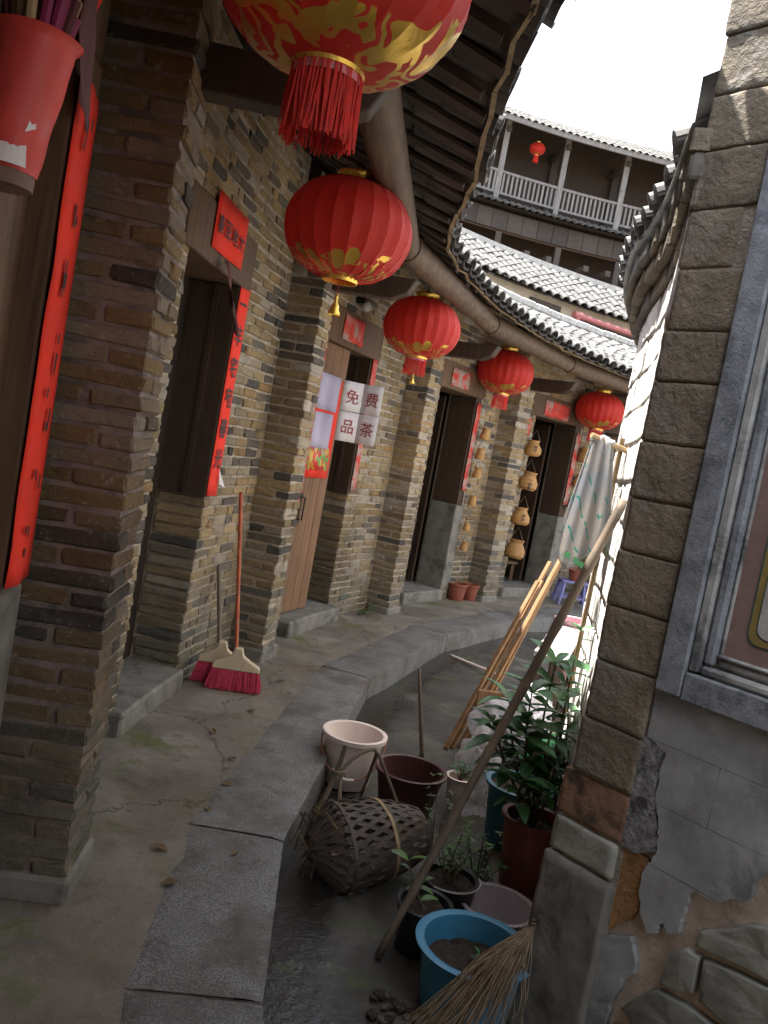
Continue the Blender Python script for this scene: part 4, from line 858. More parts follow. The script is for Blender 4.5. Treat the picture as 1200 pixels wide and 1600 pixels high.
# small lamp and door furniture
T = thing('wall_lamp', pol(18.6, 9.93, 2.52), 'small round lamp on the brick wall over the brown door', 'lamp')
c = pol(19.2, 9.86, 2.56); g = G(); g.tube([pol(19.2, 9.95, 2.58), pol(19.2, 9.88, 2.58)], .025, 10); g.obj('lamp_socket', METAL, T, smooth=True); g = G(); g.lathe(c - Z * .06, [(.001, 0), (.03, .01), (.04, .035), (.032, .06), (.018, .075)], 16); g.obj('lamp_bulb', GLASSW, T, smooth='all')
dh = [o for o in B2.children if o.name.startswith('door')][0]
g = G(); c = pol(17.3, 9.976, .86); g.tube([c, c - er(17.6) * .03, c - er(17.6) * .03 + Z * .17, c + Z * .17], .007, 6); g.box(c + Z * .085, (.03, .004, .23), phi(17.6)); g.obj('door_handle', METAL, dh)

# ------------------------------------------------------------------ red holder of sticks by the timber house
C0 = Vector((-.925, 1.80, 1.93)); T = thing('stick_holder', C0, 'red paper-wrapped bamboo tube full of incense sticks on the timber door', 'holder')
ax_ = Vector((.03, 0, 1)).normalized(); g = G(); n = 28
def hold(u, v):
    a = 2 * PI * u; r = .064 + .016 * v + .003 * noise.noise(Vector((math.cos(a) * 2, math.sin(a) * 2, v * 4))) + (.012 if v > .96 else 0); return C0 + Vector((r * math.cos(a), r * math.sin(a), .285 * v)) + Vector((.03, 0, 0)) * v
g.grid(hold, n, 24); g.obj('wrapping', plain('waxed_red_paper', (.56, .055, .045), .55, .15, 9, .3, 25, c2=(.45, .12, .11), spot=.58), T, smooth='all', fix=False)
g = G(); g.lathe(C0 - Z * .03, [(.06, 0), (.062, .05)], 24, capb=True); g.obj('tube_base', plain('dull_card', (.2, .12, .1), .9, .3, 9, .2), T, smooth=True)
g = G(); g.grid(lambda u, v: C0 + Vector(((.067 + .012 * v) * math.cos(-1.5 + .9 * u), (.067 + .012 * v) * math.sin(-1.5 + .9 * u), .0 + .035 * (1 - v) * (1 + .8 * u) + .005)), 5, 3); g.obj('torn_lining', WPAP, T, fix=False)
g = G(); g.add([C0 + Vector((.078 * math.cos(a), .078 * math.sin(a), z)) for a, z in ((-.55, .13), (-.45, .09), (-.75, .075))], [(0, 1, 2)]); g.obj('tear', WPAP, T, fix=False)
for i in range(24):
    a = random.uniform(0, 2 * PI); r = .055 * math.sqrt(random.random()); b = C0 + Vector((.03 + r * math.cos(a), r * math.sin(a), .2)); thick = random.choice((.004, .006, .011, .013)); L = random.uniform(.13, .2) if thick > .008 else random.uniform(.25, .38)
    dirv = Vector((math.cos(a) * .18 + .05, math.sin(a) * .18, 1)); m_ = random.choice((BAMBY, WMID, plain('magenta_stick', (.2, .012, .07), .6, .2, 20, 0), REDD)); g = G(); g.tube([b, b + dirv * L], thick, 7); g.obj('stick', m_, T, smooth=True)
paper('paper_notice', 'pale pink slip with red edge pasted under the stick holder', PINK, wallpaper_fn(-12.2, -9.7, 9.945, 1.62, 1.9, .002, 9), 2, 3, 'notice')

# ------------------------------------------------------------------ baskets hung by the open doors
def hung_string(th, R, items, label, group, jar):
    for k, (z, s) in enumerate(items):
        b = pol(th + random.uniform(-.08, .08), R, z); T = thing('hanging_basket', b, label[k], 'basket', group)
        r = s; n = 20
        prof = [(r * .75, 0), (r * .98, s * .25), (r * 1.0, s * .8), (r * .72, s * 1.35), (r * .62, s * 1.5), (r * .74, s * 1.85), (r * .7, s * 1.87), (r * .56, s * 1.5)] if jar else [(r * .8, 0), (r * .86, s * .5), (r * .72, s * 1.1), (r * .62, s * 1.6), (r * .72, s * 2.0), (r * .66, s * 2.0), (r * .55, s * 1.6)]
        g = G(); g.lathe(b, prof, n, ang=lambda rr, zz, a: rr * (1 + .02 * math.sin(a * 10 + zz * 300)), capb=True); o = g.obj('basket_body', WTAN, T, smooth=True); o.rotation_euler = (random.uniform(-.12, .12), random.uniform(-.12, .12), random.uniform(0, 3))
        g = G(); top = b + Z * s * 1.9; g.tube([top + Vector((s * .6, 0, 0)), top + Z * s * 1.2, top - Vector((s * .6, 0, 0))], .004, 5); g.obj('cord', STRAW, T)
        if jar and k < 3:
            for q, ch in enumerate('茶叶'[:2] if k != 1 else '一米茶'): put_char(ch, INK, b + Z * (s * (1.05 - q * .42)) + Vector((.1, -.995, 0)).normalized() * (s * 1.06), Vector((.995, .1, 0)), T, s * .42)
    return
SA = [(1.78, .062), (1.56, .062), (1.36, .058), (1.06, .055), (.78, .045), (.56, .05)]
hung_string(35.9, 9.86, SA, ['top tan wicker basket on the slim string beside the pot-flanked door', 'second tan wicker basket from the top of the slim string', 'third tan wicker basket down the slim string', 'fourth tan wicker basket down the slim string', 'small fifth wicker basket down the slim string', 'lowest wicker basket on the slim string, over the plant pots'], 'slim string of wicker baskets', False)
SB = [(1.72, .098), (1.32, .115), (.90, .11), (.50, .12)]
hung_string(41.75, 9.8, SB, ['top jar-shaped wicker basket on the fat string with black characters', 'second jar-shaped wicker basket with a bulging waist and black characters', 'third jar-shaped wicker basket down the fat string', 'lowest plain jar-shaped wicker basket on the fat string'], 'fat string of jar baskets', True)
hung_string(48.6, 9.84, [(1.78, .1), (1.45, .095), (1.15, .09)], ['top wicker basket half hidden behind the towel', 'middle wicker basket half hidden behind the towel', 'lower wicker basket half hidden behind the towel'], 'wicker baskets behind the towel', True)

# ------------------------------------------------------------------ pots, buckets, tubs
def vessel(name, loc, r0, r1, h, mat, label, cat, rim=.012, lip=.014, soil=None, tilt=(0, 0), scallop=0, n=48, thick=.006, group=None):
    c = Vector(loc); T = thing(name, c, label, cat, group); prof = [(r0 * .96, 0), (r0, .006), (r0 + (r1 - r0) * .5, h * .5), (r1, h - rim), (r1 + lip, h - rim * .8), (r1 + lip + .002, h - .003), (r1 + lip * .5, h), (r1 - thick, h - .004), (r0 + (r1 - r0) * .5 - thick, h * .5), (r0 - thick, .012), (.001, .012)]
    g = G(); g.lathe(c, prof, n, ang=(lambda r, z, a: r * (1 + (.014 * math.cos(a * scallop) if z > h - rim else 0))) if scallop else None, capb=True); o = g.obj('vessel_body', mat, T, smooth=True, origin=c); o.rotation_euler = (tilt[0], tilt[1], 0)
    if soil:
        g = G(); rs = r0 + (r1 - r0) * soil - thick * .8
        for ring in range(7):
            for k in range(32): a = 2 * PI * k / 32; rr = max(.001, rs * ring / 6); p = c + Vector((rr * math.cos(a), rr * math.sin(a), h * soil)); p.z += .012 * noise.noise(p * 30) + .008 * noise.noise(p * 70); g.v.append(p)
        for ring in range(6):
            for k in range(32): g.f.append((ring * 32 + k, ring * 32 + (k + 1) % 32, (ring + 1) * 32 + (k + 1) % 32, (ring + 1) * 32 + k))
        so = g.obj('soil', SOIL, T, smooth='all', origin=c); so.rotation_euler = (tilt[0], tilt[1], 0)
    return T
T = vessel('bucket', (.057, 3.96, -.15), .105, .145, .265, PWHITE, 'pale pinkish white plastic bucket with a wire handle', 'bucket', .03, .014)
c = Vector((.057, 3.96, .09)); hp = [c + Vector((.158 * math.cos(a), -.158 * abs(math.sin(a)) * .98 - .004, -.16 * math.sin(a))) for a in [PI * i / 16 for i in range(17)]]
g = G(); g.tube(hp, .0035, 6); g.obj('handle', plain('rust_wire', (.4, .13, .06), .6, .2, 20, 0), T, smooth=True); g = G(); g.tube(hp[7:11], .008, 8); g.obj('grip', PWHITE, T, smooth=True)
vessel('planter', (.335, 3.70, -.15), .115, .155, .235, PBROWN, 'large empty dark red planter next to the white bucket', 'planter', .02, .012)
TUB = vessel('tub_planter', (.512, 2.43, -.15), .135, .163, .215, PBLUE, 'bright blue tub of soil with one small seedling under the twig broom', 'planter', .012, .02, .62)
vessel('basin', (.655, 2.86, -.15), .105, .13, .125, PGREY, 'empty lilac grey basin with a beaded rim behind the blue tub', 'basin', .014, .01, scallop=40, n=160)
plinth = G(); plinth.prism([(.66, 3.02, -.15), (1.0, 3.08, -.15), (1.02, 3.9, -.15), (.74, 3.78, -.15)], (0, 0, .045)); prop(plinth.obj('stone_plinth', STONE, bevel=.01), 'low stone slab under the red and teal pots', 'slab')
RP_ = vessel('plant_pot', (.80, 3.17, -.105), .09, .115, .29, PRED, 'tall brick red pot holding the glossy leafy plant', 'plant pot', .02, .012, .86)
vessel('plant_pot', (.80, 3.52, -.105), .11, .138, .28, PTEAL, 'teal blue pot of dry soil behind the red pot', 'plant pot', .02, .014, .9)
vessel('plant_pot', (.375, 2.70, -.15), .075, .09, .17, PBLACK, 'small black pot tucked under the leaning pole', 'plant pot', .015, .008, .85)
BP2 = vessel('plant_pot', (.475, 2.90, -.15), .085, .1, .17, PBLACK, 'black pot with a pale rim wire and a small shrub', 'plant pot', .015, .008, .85)
g = G(); g.tube([Vector((.475, 2.9, .018)) + Vector((.111 * math.cos(a), .111 * math.sin(a), 0)) for a in [-2.2 + 2.4 * i / 16 for i in range(17)]], .003, 5); g.obj('rim_wire', CEM, BP2)
vessel('plant_pot', (.945, 9.05, 0), .085, .105, .19, PTERRA, 'left small terracotta plastic pot at the pier foot', 'plant pot', .03, .012); vessel('plant_pot', (1.11, 9.22, 0), .075, .092, .18, PTERRA, 'right small terracotta plastic pot at the pier foot', 'plant pot', .03, .01)
CUP = vessel('plastic_tub', (.575, 3.78, -.06), .05, .06, .12, PWHITE, 'small white plastic tub of green leaves among the clear bags', 'tub', .01, .006)

# ------------------------------------------------------------------ plants
def leaf_mesh(name, mat, w=.38):
    vs = []; fs = []; n = 6
    for i in range(n + 1):
        t = i / n; ww = w * math.sin(PI * min(1, t * .98 + .02)) ** .8 * (1 - .25 * t) * .5; zz = -.22 * t * t + .05 * math.sin(PI * t)
        vs += [(-ww, t, zz + ww * .35), (0, t, zz), (ww, t, zz + ww * .35)]
    for i in range(n): b = 3 * i; fs += [(b, b + 1, b + 4, b + 3), (b + 1, b + 2, b + 5, b + 4)]
    me = bpy.data.meshes.new(name); me.from_pydata(vs, [], fs); me.materials.append(mat); me.polygons.foreach_set('use_smooth', [True] * len(me.polygons)); return me
LM = leaf_mesh('leaf', LEAF); LM2 = leaf_mesh('leaf', LEAF2, .5)
def orient(d, roll=0):
    d = d.normalized(); x = d.cross(Z);
    if x.length < .01: x = Vector((1, 0, 0))
    x.normalize(); z = x.cross(d); return (Matrix((x, d, z)).transposed() @ Matrix.Rotation(roll, 3, 'Y')).to_euler()
def plant(name, base, label, stems, mesh, size, cat='plant', group=None, joined=False, per=5, tip=3):
    base = Vector(base); T = thing(name, base, label, cat, group); jv = []; jf = []
    for top, bend in stems:
        top = Vector(top); pts = [base.lerp(top, i / 6) + Vector(bend) * math.sin(PI * i / 6) for i in range(7)]; g = G(); g.tube(pts, [.006 * (1 - i / 9) * (size / .09) ** .5 for i in range(7)], 5); st = g.obj('stem', STEM, T, smooth=True)
        spots = []
        for i in range(per): t = .35 + .65 * (i + random.random() * .5) / per; k = min(5, int(t * 6)); spots.append((pts[k].lerp(pts[k + 1], t * 6 - k if t < 1 else 1), i * 2.4 + random.uniform(-.4, .4), random.uniform(-.1, .6)))
        for i in range(tip): spots.append((pts[6], i * 2 * PI / tip + random.uniform(-.4, .4), random.uniform(.1, .8)))
        for p, a, e in spots:
            d = Vector((math.cos(a), math.sin(a), e)); s = size * random.uniform(.65, 1.2)
            if joined:
                M = Matrix.Translation(p) @ orient(d, random.uniform(-.4, .4)).to_matrix().to_4x4() @ Matrix.Scale(s, 4); b = len(jv); jv += [M @ v.co for v in mesh.vertices]; jf += [tuple(b + q for q in f.vertices) for f in mesh.polygons]
            else: inst('leaf', mesh, p, T, orient(d, random.uniform(-.4, .4)), (s, s, s))
    if joined: g = G(); g.v = jv; g.f = jf; g.obj('foliage', mesh.materials[0], T, smooth='all', fix=False)
    return T
plant('leafy_plant', (.80, 3.17, .14), 'tall plant of glossy dark leaves growing from the brick red pot', [((.80, 3.1, .55), (.03, 0, 0)), ((.70, 3.2, .66), (-.03, 0, .02)), ((.64, 3.3, .58), (-.02, .02, 0)), ((.78, 3.25, .78), (-.02, 0, 0)), ((.80, 3.2, .42), (0, -.03, 0)), ((.70, 3.05, .36), (-.04, 0, 0)), ((.58, 3.25, .50), (-.03, 0, .03)), ((.70, 3.12, .50), (-.02, 0, .02)), ((.86, 3.4, .60), (0, .03, 0))], LM, .15, per=11, tip=5)
plant('leafy_vine', (.90, 3.28, .18), 'thin leafy stem climbing by the white flank wall', [((.82, 3.12, .95), (-.02, 0, 0)), ((.80, 3.1, .78), (.02, 0, 0))], LM, .085, per=9, tip=3)
plant('shrub', (.475, 2.90, -.01), 'small-leaved shrub in the black pot with a rim wire', [((.475 + random.uniform(-.14, .16), 2.92 + random.uniform(-.1, .15), random.uniform(.08, .24)), (random.uniform(-.03, .03), 0, 0)) for _ in range(12)], LM2, .028, joined=True, per=9, tip=4)
plant('shrub', (.375, 2.70, -.01), 'bright green broad-leaved sprout beside the fallen basket', [((.30, 2.76, .12), (-.01, 0, .01)), ((.33, 2.72, .06), (0, 0, 0))], LM2, .07, per=2, tip=2)
plant('shrub', (.62, 3.15, -.15), 'low scrubby weed at the stone slab', [((.62 + random.uniform(-.13, .09), 3.15 + random.uniform(-.15, .15), random.uniform(-.02, .12)), (0, 0, 0)) for _ in range(9)], LM2, .03, joined=True, per=7, tip=4)
plant('shrub', (.45, 3.25, -.15), 'wiry bare-stemmed shrub rising in front of the dark red planter', [((.38 + random.uniform(-.05, .12), 3.28, random.uniform(.05, .26)), (random.uniform(-.03, .03), 0, 0)) for _ in range(6)], LM2, .022, joined=True, per=5, tip=4)
plant('seedling', (.52, 2.43, -.03), 'seedling in the blue tub', [((.53, 2.42, .035), (0, 0, 0))], LM, .05, per=3, tip=3)
plant('herb_bunch', (.575, 3.78, .03), 'bunch of green leaves in the small white plastic tub', [((.575 + random.uniform(-.06, .06), 3.78 + random.uniform(-.05, .05), .09), (0, 0, 0)) for _ in range(5)], LM, .045, joined=True, per=3, tip=3)
plant('weed', pol(24.6, 9.85, 0), 'low weed at the wall foot between brown door and brick pier', [(pol(24.6 + random.uniform(-1, 1), 9.8, .05), (0, 0, 0)) for _ in range(7)], LM2, .04, joined=True, per=3, tip=3)

# ------------------------------------------------------------------ bamboo pole, sticks, slats
def culm(name, a, b, r0, r1, label, mat, nodes=8, cat='pole'):
    a = Vector(a); b = Vector(b); pts = []; rs = []; n = nodes * 6
    for i in range(n + 1):
        t = i / n; k = (i % 6 == 0) and 0 < i < n; pts.append(a.lerp(b, t) + Vector((0, 0, -.003 * math.sin(PI * t)))); rs.append((r0 + (r1 - r0) * t) * (1.16 if k else 1))
    g = G(); g.tube(pts, rs, 12); return prop(g.obj(name, mat, smooth='all'), label, cat)
culm('bamboo_pole', (.244, 2.60, -.14), (.832, 2.95, 1.47), .0135, .017, 'long weathered bamboo pole leaning on the hall corner', BAMB, 7)
culm('bamboo_stick', (.455, 4.50, -.15), (.35, 4.53, .331), .013, .008, 'short dark stick standing upright behind the dark red planter', BAMB, 3, 'stick')
culm('plastic_rod', (.785, 7.0, -.14), (1.1, 6.5, -.1), .012, .012, 'thin white rod lying in the gutter', PWHITE, 2, 'rod')
ends = [((.60, 4.70, -.15), (1.02, 5.12, .86)), ((.64, 4.74, -.15), (1.05, 5.16, .86)), ((.69, 4.78, -.15), (1.17, 5.15, 1.12)), ((.73, 4.82, -.15), (1.19, 5.17, 1.16)), ((.66, 4.9, -.15), (1.10, 5.25, .98))]
lab = ['foremost pale timber slat of the leaning bundle', 'second pale timber slat of the leaning bundle', 'long pale timber slat reaching up under the towel', 'longest pale timber slat, its top behind the towel', 'rearmost pale timber slat of the leaning bundle']
for (a, b), l in zip(ends, lab): g = G(); g.bar(a, b, .017, .032, Vector((.6, -.6, .5))); prop(g.obj('timber_slat', WLIGHT, bevel=.002), l, 'slat', 'bundle of leaning timber slats')
# ------------------------------------------------------------------ towel rack
RK = thing('towel_rack', (.95, 3.5, .2), 'bamboo drying rack leaning beside the white flank wall', 'rack')
g = G(); g.tube([(.93, 3.56, -.14), (.93, 3.5, 1.72)], .011, 8); g.obj('upright', BAMBY, RK, smooth=True); g = G(); g.tube([(.78, 3.42, 1.705), (1.02, 3.5, 1.655)], .012, 8); g.obj('crossbar', BAMBY, RK, smooth=True)
g = G()
def tow(u, v):
    # cloth gathered over the bar end: front and back fall to different lengths
    top = Vector((.83, 3.43, 1.69)); w = .045 + .05 * min(1, v * 1.3); a = u * 2 * PI
    x = (u - .5) * 2; fold = .012 * math.sin(u * 13) * (0.4 + v) ; drop = (.50 + .04 * math.sin(u * 5)) * v
    return top + Vector((x * w * .8 - .02 * v, fold - .02 * math.cos(u * 9) * v - .03 * math.sin(v * 2), -drop + .02 * (1 - abs(x)) * (1 - v)))
g.grid(tow, 40, 26)
def tow2(u, v):
    top = Vector((.845, 3.46, 1.70)); w = .045 + .05 * min(1, v * 1.3); x = (u - .5) * 2; return top + Vector((x * w + .01 * v, .02 + .02 * math.sin(u * 15 + 1) * (.4 + v), -.42 * v - .04 * u * v + .02 * (1 - abs(x)) * (1 - v)))
g.grid(tow2, 30, 20); g.grid(lambda u, v: Vector((.785 + .1 * u, 3.432 + .03 * v - .012 * math.sin(u * 9) * (1 - 2 * v), 1.685 + .018 * math.sin(PI * v))), 12, 4)
o = g.obj('towel', TOWEL, smooth='all', fix=False); prop(o, 'pale checked towel with green trim slung over the bamboo rack', 'towel'); md = o.modifiers.new('thickness', 'SOLIDIFY'); md.thickness = .004
g = G(); g.bar((.765, 3.40, 1.21), (.86, 3.41, 1.165), .004, .022); g.obj('hem', PGREEN, o)

# ------------------------------------------------------------------ clutter against the hall
def bag(name, c, size, mat, label, seed, rough=.3):
    c = Vector(c); bm = bmesh.new(); bmesh.ops.create_icosphere(bm, subdivisions=5, radius=1)
    for v in bm.verts:
        p = v.co.copy(); f = 1 + rough * noise.noise(p * 1.6 + Vector((seed, 0, 0))) + rough * .35 * (1 - 2 * abs(noise.noise(p * 2.6 + Vector((0, seed, 0))))) + rough * .12 * (1 - 2 * abs(noise.noise(p * 6 + Vector((seed, 0, 3))))); p *= f
        if p.z < -.7: p.z = -.7
        v.co = Vector((p.x * size[0], p.y * size[1], (p.z + .7) * size[2]))
    me = bpy.data.meshes.new(name); bm.to_mesh(me); bm.free(); me.materials.append(mat); me.polygons.foreach_set('use_smooth', [True] * len(me.polygons)); o = bpy.data.objects.new(name, me); link(o); put(o, c); return prop(o, label, 'bag')
bag('plastic_bag', (.67, 3.92, -.15), (.1, .1, .2), BAGC, 'crumpled clear plastic bag next to the teal pot', 1, .6)
bag('plastic_bag', (.84, 4.32, .08), (.16, .13, .13), BAGW, 'big puffy white plastic bag behind the glossy leaves', 2, .35); bag('plastic_bag', (1.0, 4.58, .1), (.13, .13, .13), BAGW, 'second white plastic bag piled by the flank wall', 3, .35)
bag('plastic_bag', (.80, 4.05, -.05), (.08, .08, .14), BAGK, 'small black rubbish bag between white and clear bags', 4, .4); bag('plastic_bag', (.93, 3.72, .1), (.09, .09, .14), PGREEN, 'bright green plastic bag behind the glossy leaves', 5, .35)
bx = thing('crate', (.95, 4.5, -.15), 'rough wooden crate under the white bags', 'crate')
for (x, y, w, d_, h, z) in ((.95, 4.36, .4, .02, .1, 0), (.95, 4.36, .4, .02, .1, .13), (.95, 4.66, .4, .02, .1, 0), (.95, 4.66, .4, .02, .1, .13), (.76, 4.51, .02, .28, .1, .02), (.76, 4.51, .02, .28, .1, .14), (1.14, 4.51, .02, .28, .22, .02), (.95, 4.51, .36, .28, .02, .0)): g = G(); g.box((x, y, -.15 + z + h / 2), (w, d_, h)); g.obj('crate_board', WMID, bx, bevel=.002)
g = G(); g.box((.80, 4.72, .16), (.16, .02, .14), .2); prop(g.obj('board_offcut', WLIGHT, bevel=.003), 'square offcut of pale board standing against the timber slats', 'board')
bt = thing('bench', (1.4, 5.9, -.15), 'low bench with a whitened plank top far along the gutter', 'bench')
g = G(); g.prism([(1.17, 5.55, .30), (1.38, 5.45, .30), (1.62, 6.1, .40), (1.42, 6.2, .40)], (0, 0, .03)); g.obj('bench_top', plain('whitened_plank', (.42, .41, .4), .85, .3, 14, .4, 60, c2=(.2, .18, .16), spot=.5), bt, bevel=.004)
for p in ((1.22, 5.6), (1.36, 5.55), (1.45, 6.1), (1.58, 6.04)): g = G(); g.bar((p[0], p[1], -.16), (p[0], p[1], .30 + (.08 if p[1] > 6 else .01)), .05, .05); g.obj('leg', WDARK, bt)
T = vessel('laundry_basket', (1.62, 6.35, .0), .12, .155, .46, PPINK, 'pale pink plastic laundry basket behind the whitened bench', 'basket', .03, .016)
for k in range(10): a = -2.6 + k * .25; g = G(); g.box(Vector((1.62 + .148 * math.cos(a), 6.35 + .148 * math.sin(a), .34)), (.012, .03, .05), a); g.obj('slot', PBLACK, T)
g = G(); g.box((1.62, 6.35, -.08), (.36, .36, .158)); prop(g.obj('stone_step', STONE, bevel=.015), 'square stone under the pink laundry basket', 'stone')
# ------------------------------------------------------------------ stool and goods by the far door
ST = thing('stool', (2.5, 10.3, 0), 'violet plastic stool by the far open doorway', 'stool')
g = G(); g.box((2.5, 10.3, .285), (.36, .3, .03)); g.obj('seat', PSTOOL, ST, bevel=.01)
for sx in (-1, 1):
    for sy in (-1, 1): g = G(); g.bar((2.5 + sx * .19, 10.3 + sy * .16, 0), (2.5 + sx * .15, 10.3 + sy * .12, .27), .045, .045); g.obj('leg', PSTOOL, ST)
for sy in (-1, 1): g = G(); g.bar((2.34, 10.3 + sy * .14, .1), (2.66, 10.3 + sy * .14, .1), .02, .03); g.obj('stretcher', PSTOOL, ST)
vessel('plant_pot', (2.5, 10.3, .3), .07, .09, .14, PTERRA, 'terracotta pot standing on the violet stool', 'plant pot', .02, .008)
LT = thing('low_table', pol(44.6, 10.45, .1), 'low dark table inside the far open doorway', 'table')
g = G(); g.sector(43.2, 46.6, 10.3, 10.75, .33, .36, 1); g.obj('tabletop', WMID, LT)
for t in (43.4, 46.4):
    for R in (10.34, 10.71): g = G(); g.bar(pol(t, R, .1), pol(t, R, .33), .04, .04); g.obj('leg', WMID, LT)
bag('sack', pol(44.6, 10.5, .36), (.2, .14, .3), CLEATHER, 'tall dull green sack on the low table in the far doorway', 7, .12); bag('plastic_bag', pol(44.7, 10.48, .83), (.16, .1, .06), BAGC, 'clear plastic bag on the green sack', 8, .4)
paper('wall_poster', 'dark red poster inside the far doorway with yellow shapes', plain('dark_poster', (.3, .02, .03), .7, .3, 9, 0, c2=(.5, .32, .04), spot=.58), wallpaper_fn(45.3, 47.2, 11.1, 1.2, 1.75, .003, 2), 3, 4, 'poster'); paper('wall_poster', 'plain dark red poster inside the far doorway', plain('dark_poster_plain', (.25, .015, .03), .7, .3, 9, 0), wallpaper_fn(43.0, 44.6, 11.2, 1.25, 1.85, .003, 3), 3, 4, 'poster')
def ycl(u, v): return pol(31.0 + .9 * u, 10.36 + .02 * math.sin(u * 9), 1.72 - .5 * v + .02 * math.sin(u * 6))
paper('cloth', 'yellow cloth hanging just inside the open door by plant pots', YCLOTH, ycl, 10, 6, 'cloth', thick=.003)
g = G(); g.lathe(pol(31.0, 10.5, .1), [(.09, 0), (.11, .26), (.12, .27), (.1, .25)], 20, capb=True); prop(g.obj('red_bucket', plain('red_plastic', (.4, .02, .02), .4, .1, 9, 0), smooth=True), 'small red bucket just inside the open door by plant pots', 'bucket')

# ------------------------------------------------------------------ brooms
def pbroom(base, top, label, pole, hw, dirx):
    base = Vector(base); top = Vector(top); T = thing('broom', base, label, 'broom', 'plastic brooms with pink bristles'); d = Vector(dirx).normalized(); nrm = d.cross(Z).normalized()
    hd = base + Z * .115; ax = (top - hd).normalized()
    g = G(); g.tube([hd + ax * .05, top], .0115, 10); g.obj('handle', pole, T, smooth=True)
    g = G(); prof = [(-hw, 0), (hw, 0), (hw * .98, .03), (hw * .62, .055), (.035, .085), (.022, .13), (-.022, .13), (-.035, .085), (-hw * .62, .055), (-hw * .98, .03)]; g.prism([hd + d * x + Z * z - nrm * .022 for x, z in prof], nrm * .044); g.obj('broom_head', PCREAM, T, bevel=.006)
    g = G()
    for i in range(1100):
        x = random.uniform(-1, 1); y = random.uniform(-1, 1); p = hd + d * (x * hw * .97) + nrm * (y * .02); q = Vector((p.x, p.y, base.z)) + d * (x * .018 + random.uniform(-.012, .012)) + nrm * (y * .02 + random.uniform(-.01, .012)) + Z * random.uniform(.0, .02); g.tube([p, p.lerp(q, .6) + d * random.uniform(-.004, .004), q], .0022, 3, False)
    g.obj('bristles', BRIST, T, fix=False, kind='stuff'); return T
pbroom((-.665, 4.60, .0), (-.835, 4.78, 1.1), 'broom with a rusty orange pole and pink bristles against the pier', ORPIPE, .135, (1, .12, 0)); pbroom((-.775, 4.68, .0), (-.90, 4.82, .65), 'broom with a short dark pole behind the orange-poled one', BAMB, .125, (1, .15, 0))
# twig broom over the blue tub
TB = thing('twig_broom', (.60, 2.3, -.1), 'old twig broom lying over the blue tub', 'broom'); kn = Vector((.648, 2.335, .205)); g = G()
for i in range(190):
    sp = max(-1.9, min(.9, random.gauss(-.45, .7))); L = random.uniform(.7, 1.1); tip = kn + Vector((-.135 + sp * .13, -.19 + sp * .03 + random.uniform(-.04, .05), -.225 + random.uniform(-.03, .06) + .03 * sp)) * L * .98; mpt = kn.lerp(tip, .5) + Vector((random.uniform(-.02, .02) - .01, random.uniform(-.02, .01), .02 + random.uniform(-.015, .02)))
    g.tube([kn + Vector((random.uniform(-.008, .008), random.uniform(-.008, .008), 0)), mpt, tip, tip + (tip - mpt) * .18 + Vector((random.uniform(-.02, .02), random.uniform(-.02, .02), random.uniform(-.02, .01)))], [.002, .0015, .001, .0006], 4, False)
g.obj('twigs', STRAW, TB, fix=False, kind='stuff'); g = G(); g.tube([kn + Vector((-.006, -.006, -.012)), kn, kn + Vector((.03, .05, .09))], [.014, .011, .008], 10); g.obj('handle', STRAW, TB, smooth=True); g = G(); g.tube([kn + Vector((.014 * math.cos(a), .014 * math.sin(a), .002 * a)) for a in [k * .6 for k in range(24)]], .002, 4); g.obj('binding', METAL, TB)

# ------------------------------------------------------------------ woven basket on its side with carrying poles
BK = thing('bamboo_basket', (.16, 3.05, -.15), 'dark openwork bamboo basket tipped on its side with tied handle poles', 'basket')
bc = Vector((.16, 3.10, .0)); bx_ = Vector((.86, .42, .12)).normalized(); by_ = Vector((-.42, .86, .0)).normalized(); bz_ = bx_.cross(by_)
def bsurf(u, a, off=0.0):
    # u from 0 (mouth) to 1 (bottom) along the axis, a around
    r = .172 * (1 - .9 * max(0, u - .25) ** 2.4) * (1 - .75 * max(0, .22 - u) ** 1.3 / .14) * (.94 + .06 * math.cos(2 * a)) + off + .006 * noise.noise(Vector((math.cos(a) * 2, math.sin(a) * 2, u * 3))); x = -.235 + .47 * u
    return bc + bx_ * x + (by_ * math.cos(a) * 1.1 + bz_ * math.sin(a)) * r
def ribbon(pts, nors, w):
    g = G(); n = len(pts)
    for i in range(n):
        d = (pts[min(i + 1, n - 1)] - pts[max(i - 1, 0)]).normalized(); s_ = d.cross(nors[i]).normalized(); g.v += [pts[i] - s_ * w / 2, pts[i] + s_ * w / 2, pts[i] + s_ * w / 2 - nors[i] * .0016, pts[i] - s_ * w / 2 - nors[i] * .0016]
    for i in range(n - 1):
        for k in range(4): g.f.append((4 * i + k, 4 * i + (k + 1) % 4, 4 * i + 4 + (k + 1) % 4, 4 * i + 4 + k))
    return g
na = 25
for fam in (1, -1):
    for k in range(na):
        pts = []; nn_ = []; ns = 26
        for i in range(ns + 1):
            u = .02 + .97 * i / ns; a = 2 * PI * k / na + fam * 1.25 * u; ph = math.sin((u * 1.25 * 2 * na / (2 * PI)) * PI + k * PI); off = .0022 * ph * fam; p = bsurf(u, a, off); q = bsurf(u, a, off + .02); pts.append(p); nn_.append((q - p).normalized())
        ribbon(pts, nn_, .0165).obj('woven_strip', BAMBY if random.random() < .16 else WBASK, BK, fix=False)
for u in (.25, .62):
    pts = [bsurf(u, 2 * PI * i / 48, .004) for i in range(49)]; nn_ = [(bsurf(u, 2 * PI * i / 48, .02) - bsurf(u, 2 * PI * i / 48, 0)).normalized() for i in range(49)]; ribbon(pts, nn_, .013).obj('hoop', BAMBY if u == .62 else WBASK, BK, fix=False)
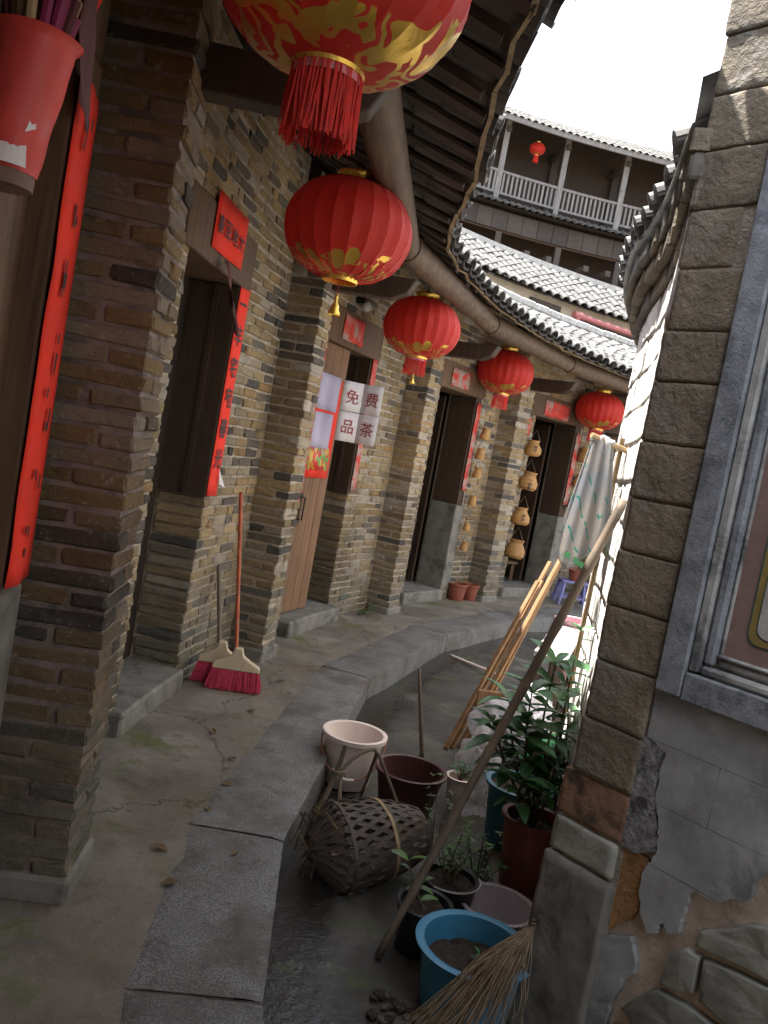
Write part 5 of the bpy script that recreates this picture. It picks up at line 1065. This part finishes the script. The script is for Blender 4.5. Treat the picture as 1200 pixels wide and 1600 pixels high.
for i in range(44):
    a = random.uniform(0, 2 * PI); r = .14 * math.sqrt(random.random()); p = bc - bx_ * random.uniform(.1, .25) + (by_ * math.cos(a) + bz_ * math.sin(a)) * r; d = Vector((random.uniform(-.6, .6), random.uniform(-.3, .1), random.uniform(-1, 1))).normalized()
    g = G(); L = random.uniform(.06, .14); g.bar(p - d * L / 2, p + d * L / 2, random.uniform(.006, .012), .002, Vector((random.random(), 1, random.random()))); g.obj('loose_strip', random.choice((WBASK, BAMBY, BAMB, WBASK, WBASK)), BK)
tie = Vector((.0, 3.2, .2)); 
def strap(pts, r, m_, nm): g = G(); at, L = samp([Vector(p) for p in pts], 1); g.tube([at(L * i / 24) for i in range(25)], r, 8); g.obj(nm, m_, BK, smooth=True)
strap([(-.075, 3.08, -.06), (-.04, 3.14, .06), (.0, 3.2, .2), (.018, 3.21, .315)], [.013 - .004 * i / 24 for i in range(25)], BAMB, 'handle_pole')
strap([(.10, 2.98, -.11), (.055, 3.08, .03), (.022, 3.18, .18), (.04, 3.22, .24), (.1, 3.26, .285), (.15, 3.3, .275), (.24, 3.3, .13), (.32, 3.28, -.0)], [.009 - .003 * i / 24 for i in range(25)], BAMB, 'handle_loop')
strap([(.15, 3.3, .275), (.13, 3.36, .12), (.10, 3.4, -.06)], .007, WBASK, 'handle_loop')
g = G(); g.tube([tie + Vector((.01 + .026 * math.cos(a), .022 * math.sin(a), -.006 + .0016 * a)) for a in [k * .5 for k in range(26)]], .006, 6); g.obj('tie_knot', BAMB, BK, smooth=True)
# dry leaves on the walk
lf = G(); lf.add([(0, -.02, 0), (.012, 0, .006), (0, .022, .002), (-.011, 0, .005)], [(0, 1, 2, 3)]); lme = lf.mesh('dry_leaf', plain('dry_leaf', (.13, .08, .035), .8, .4, 40, 0), Vector((0, 0, 0)), fix=False)
for i, (x, y) in enumerate(((-.47, 3.62), (-.44, 3.35), (-.46, 3.1), (-.5, 4.3), (-.62, 3.9), (-.46, 2.55), (-.3, 2.8), (-.55, 2.75), (-.43, 4.9))):
    o = inst('dry_leaf', lme, (x, y, .008), None, (random.uniform(-.3, .3), random.uniform(-.3, .3), random.uniform(0, 6)), (1.0 + random.random(),) * 3); prop(o, 'scrap of curled brown dry leaf on the walkway', 'leaf', 'dry leaves on the walkway')
RC = thing('rubble_heap', (.40, 2.25, -.15), 'scatter of broken stone chips on the gutter floor beside the blue tub', 'rubble')
for i in range(34):
    x = .30 + random.uniform(-.07, .09); y = 2.30 + random.uniform(-.14, .12); r = random.uniform(.008, .026); bm = bmesh.new(); bmesh.ops.create_icosphere(bm, subdivisions=1, radius=r)
    for v in bm.verts: v.co = Vector((v.co.x * random.uniform(.7, 1.3), v.co.y * random.uniform(.7, 1.3), v.co.z * random.uniform(.4, .8)))
    me = bpy.data.meshes.new('stone_chip'); bm.to_mesh(me); bm.free(); me.materials.append(SOIL if i % 3 else GUT); inst('stone_chip', me, (x, y, -.145 + r * .3), RC, (0, 0, random.uniform(0, 6)))
print('objects', len(bpy.data.objects))
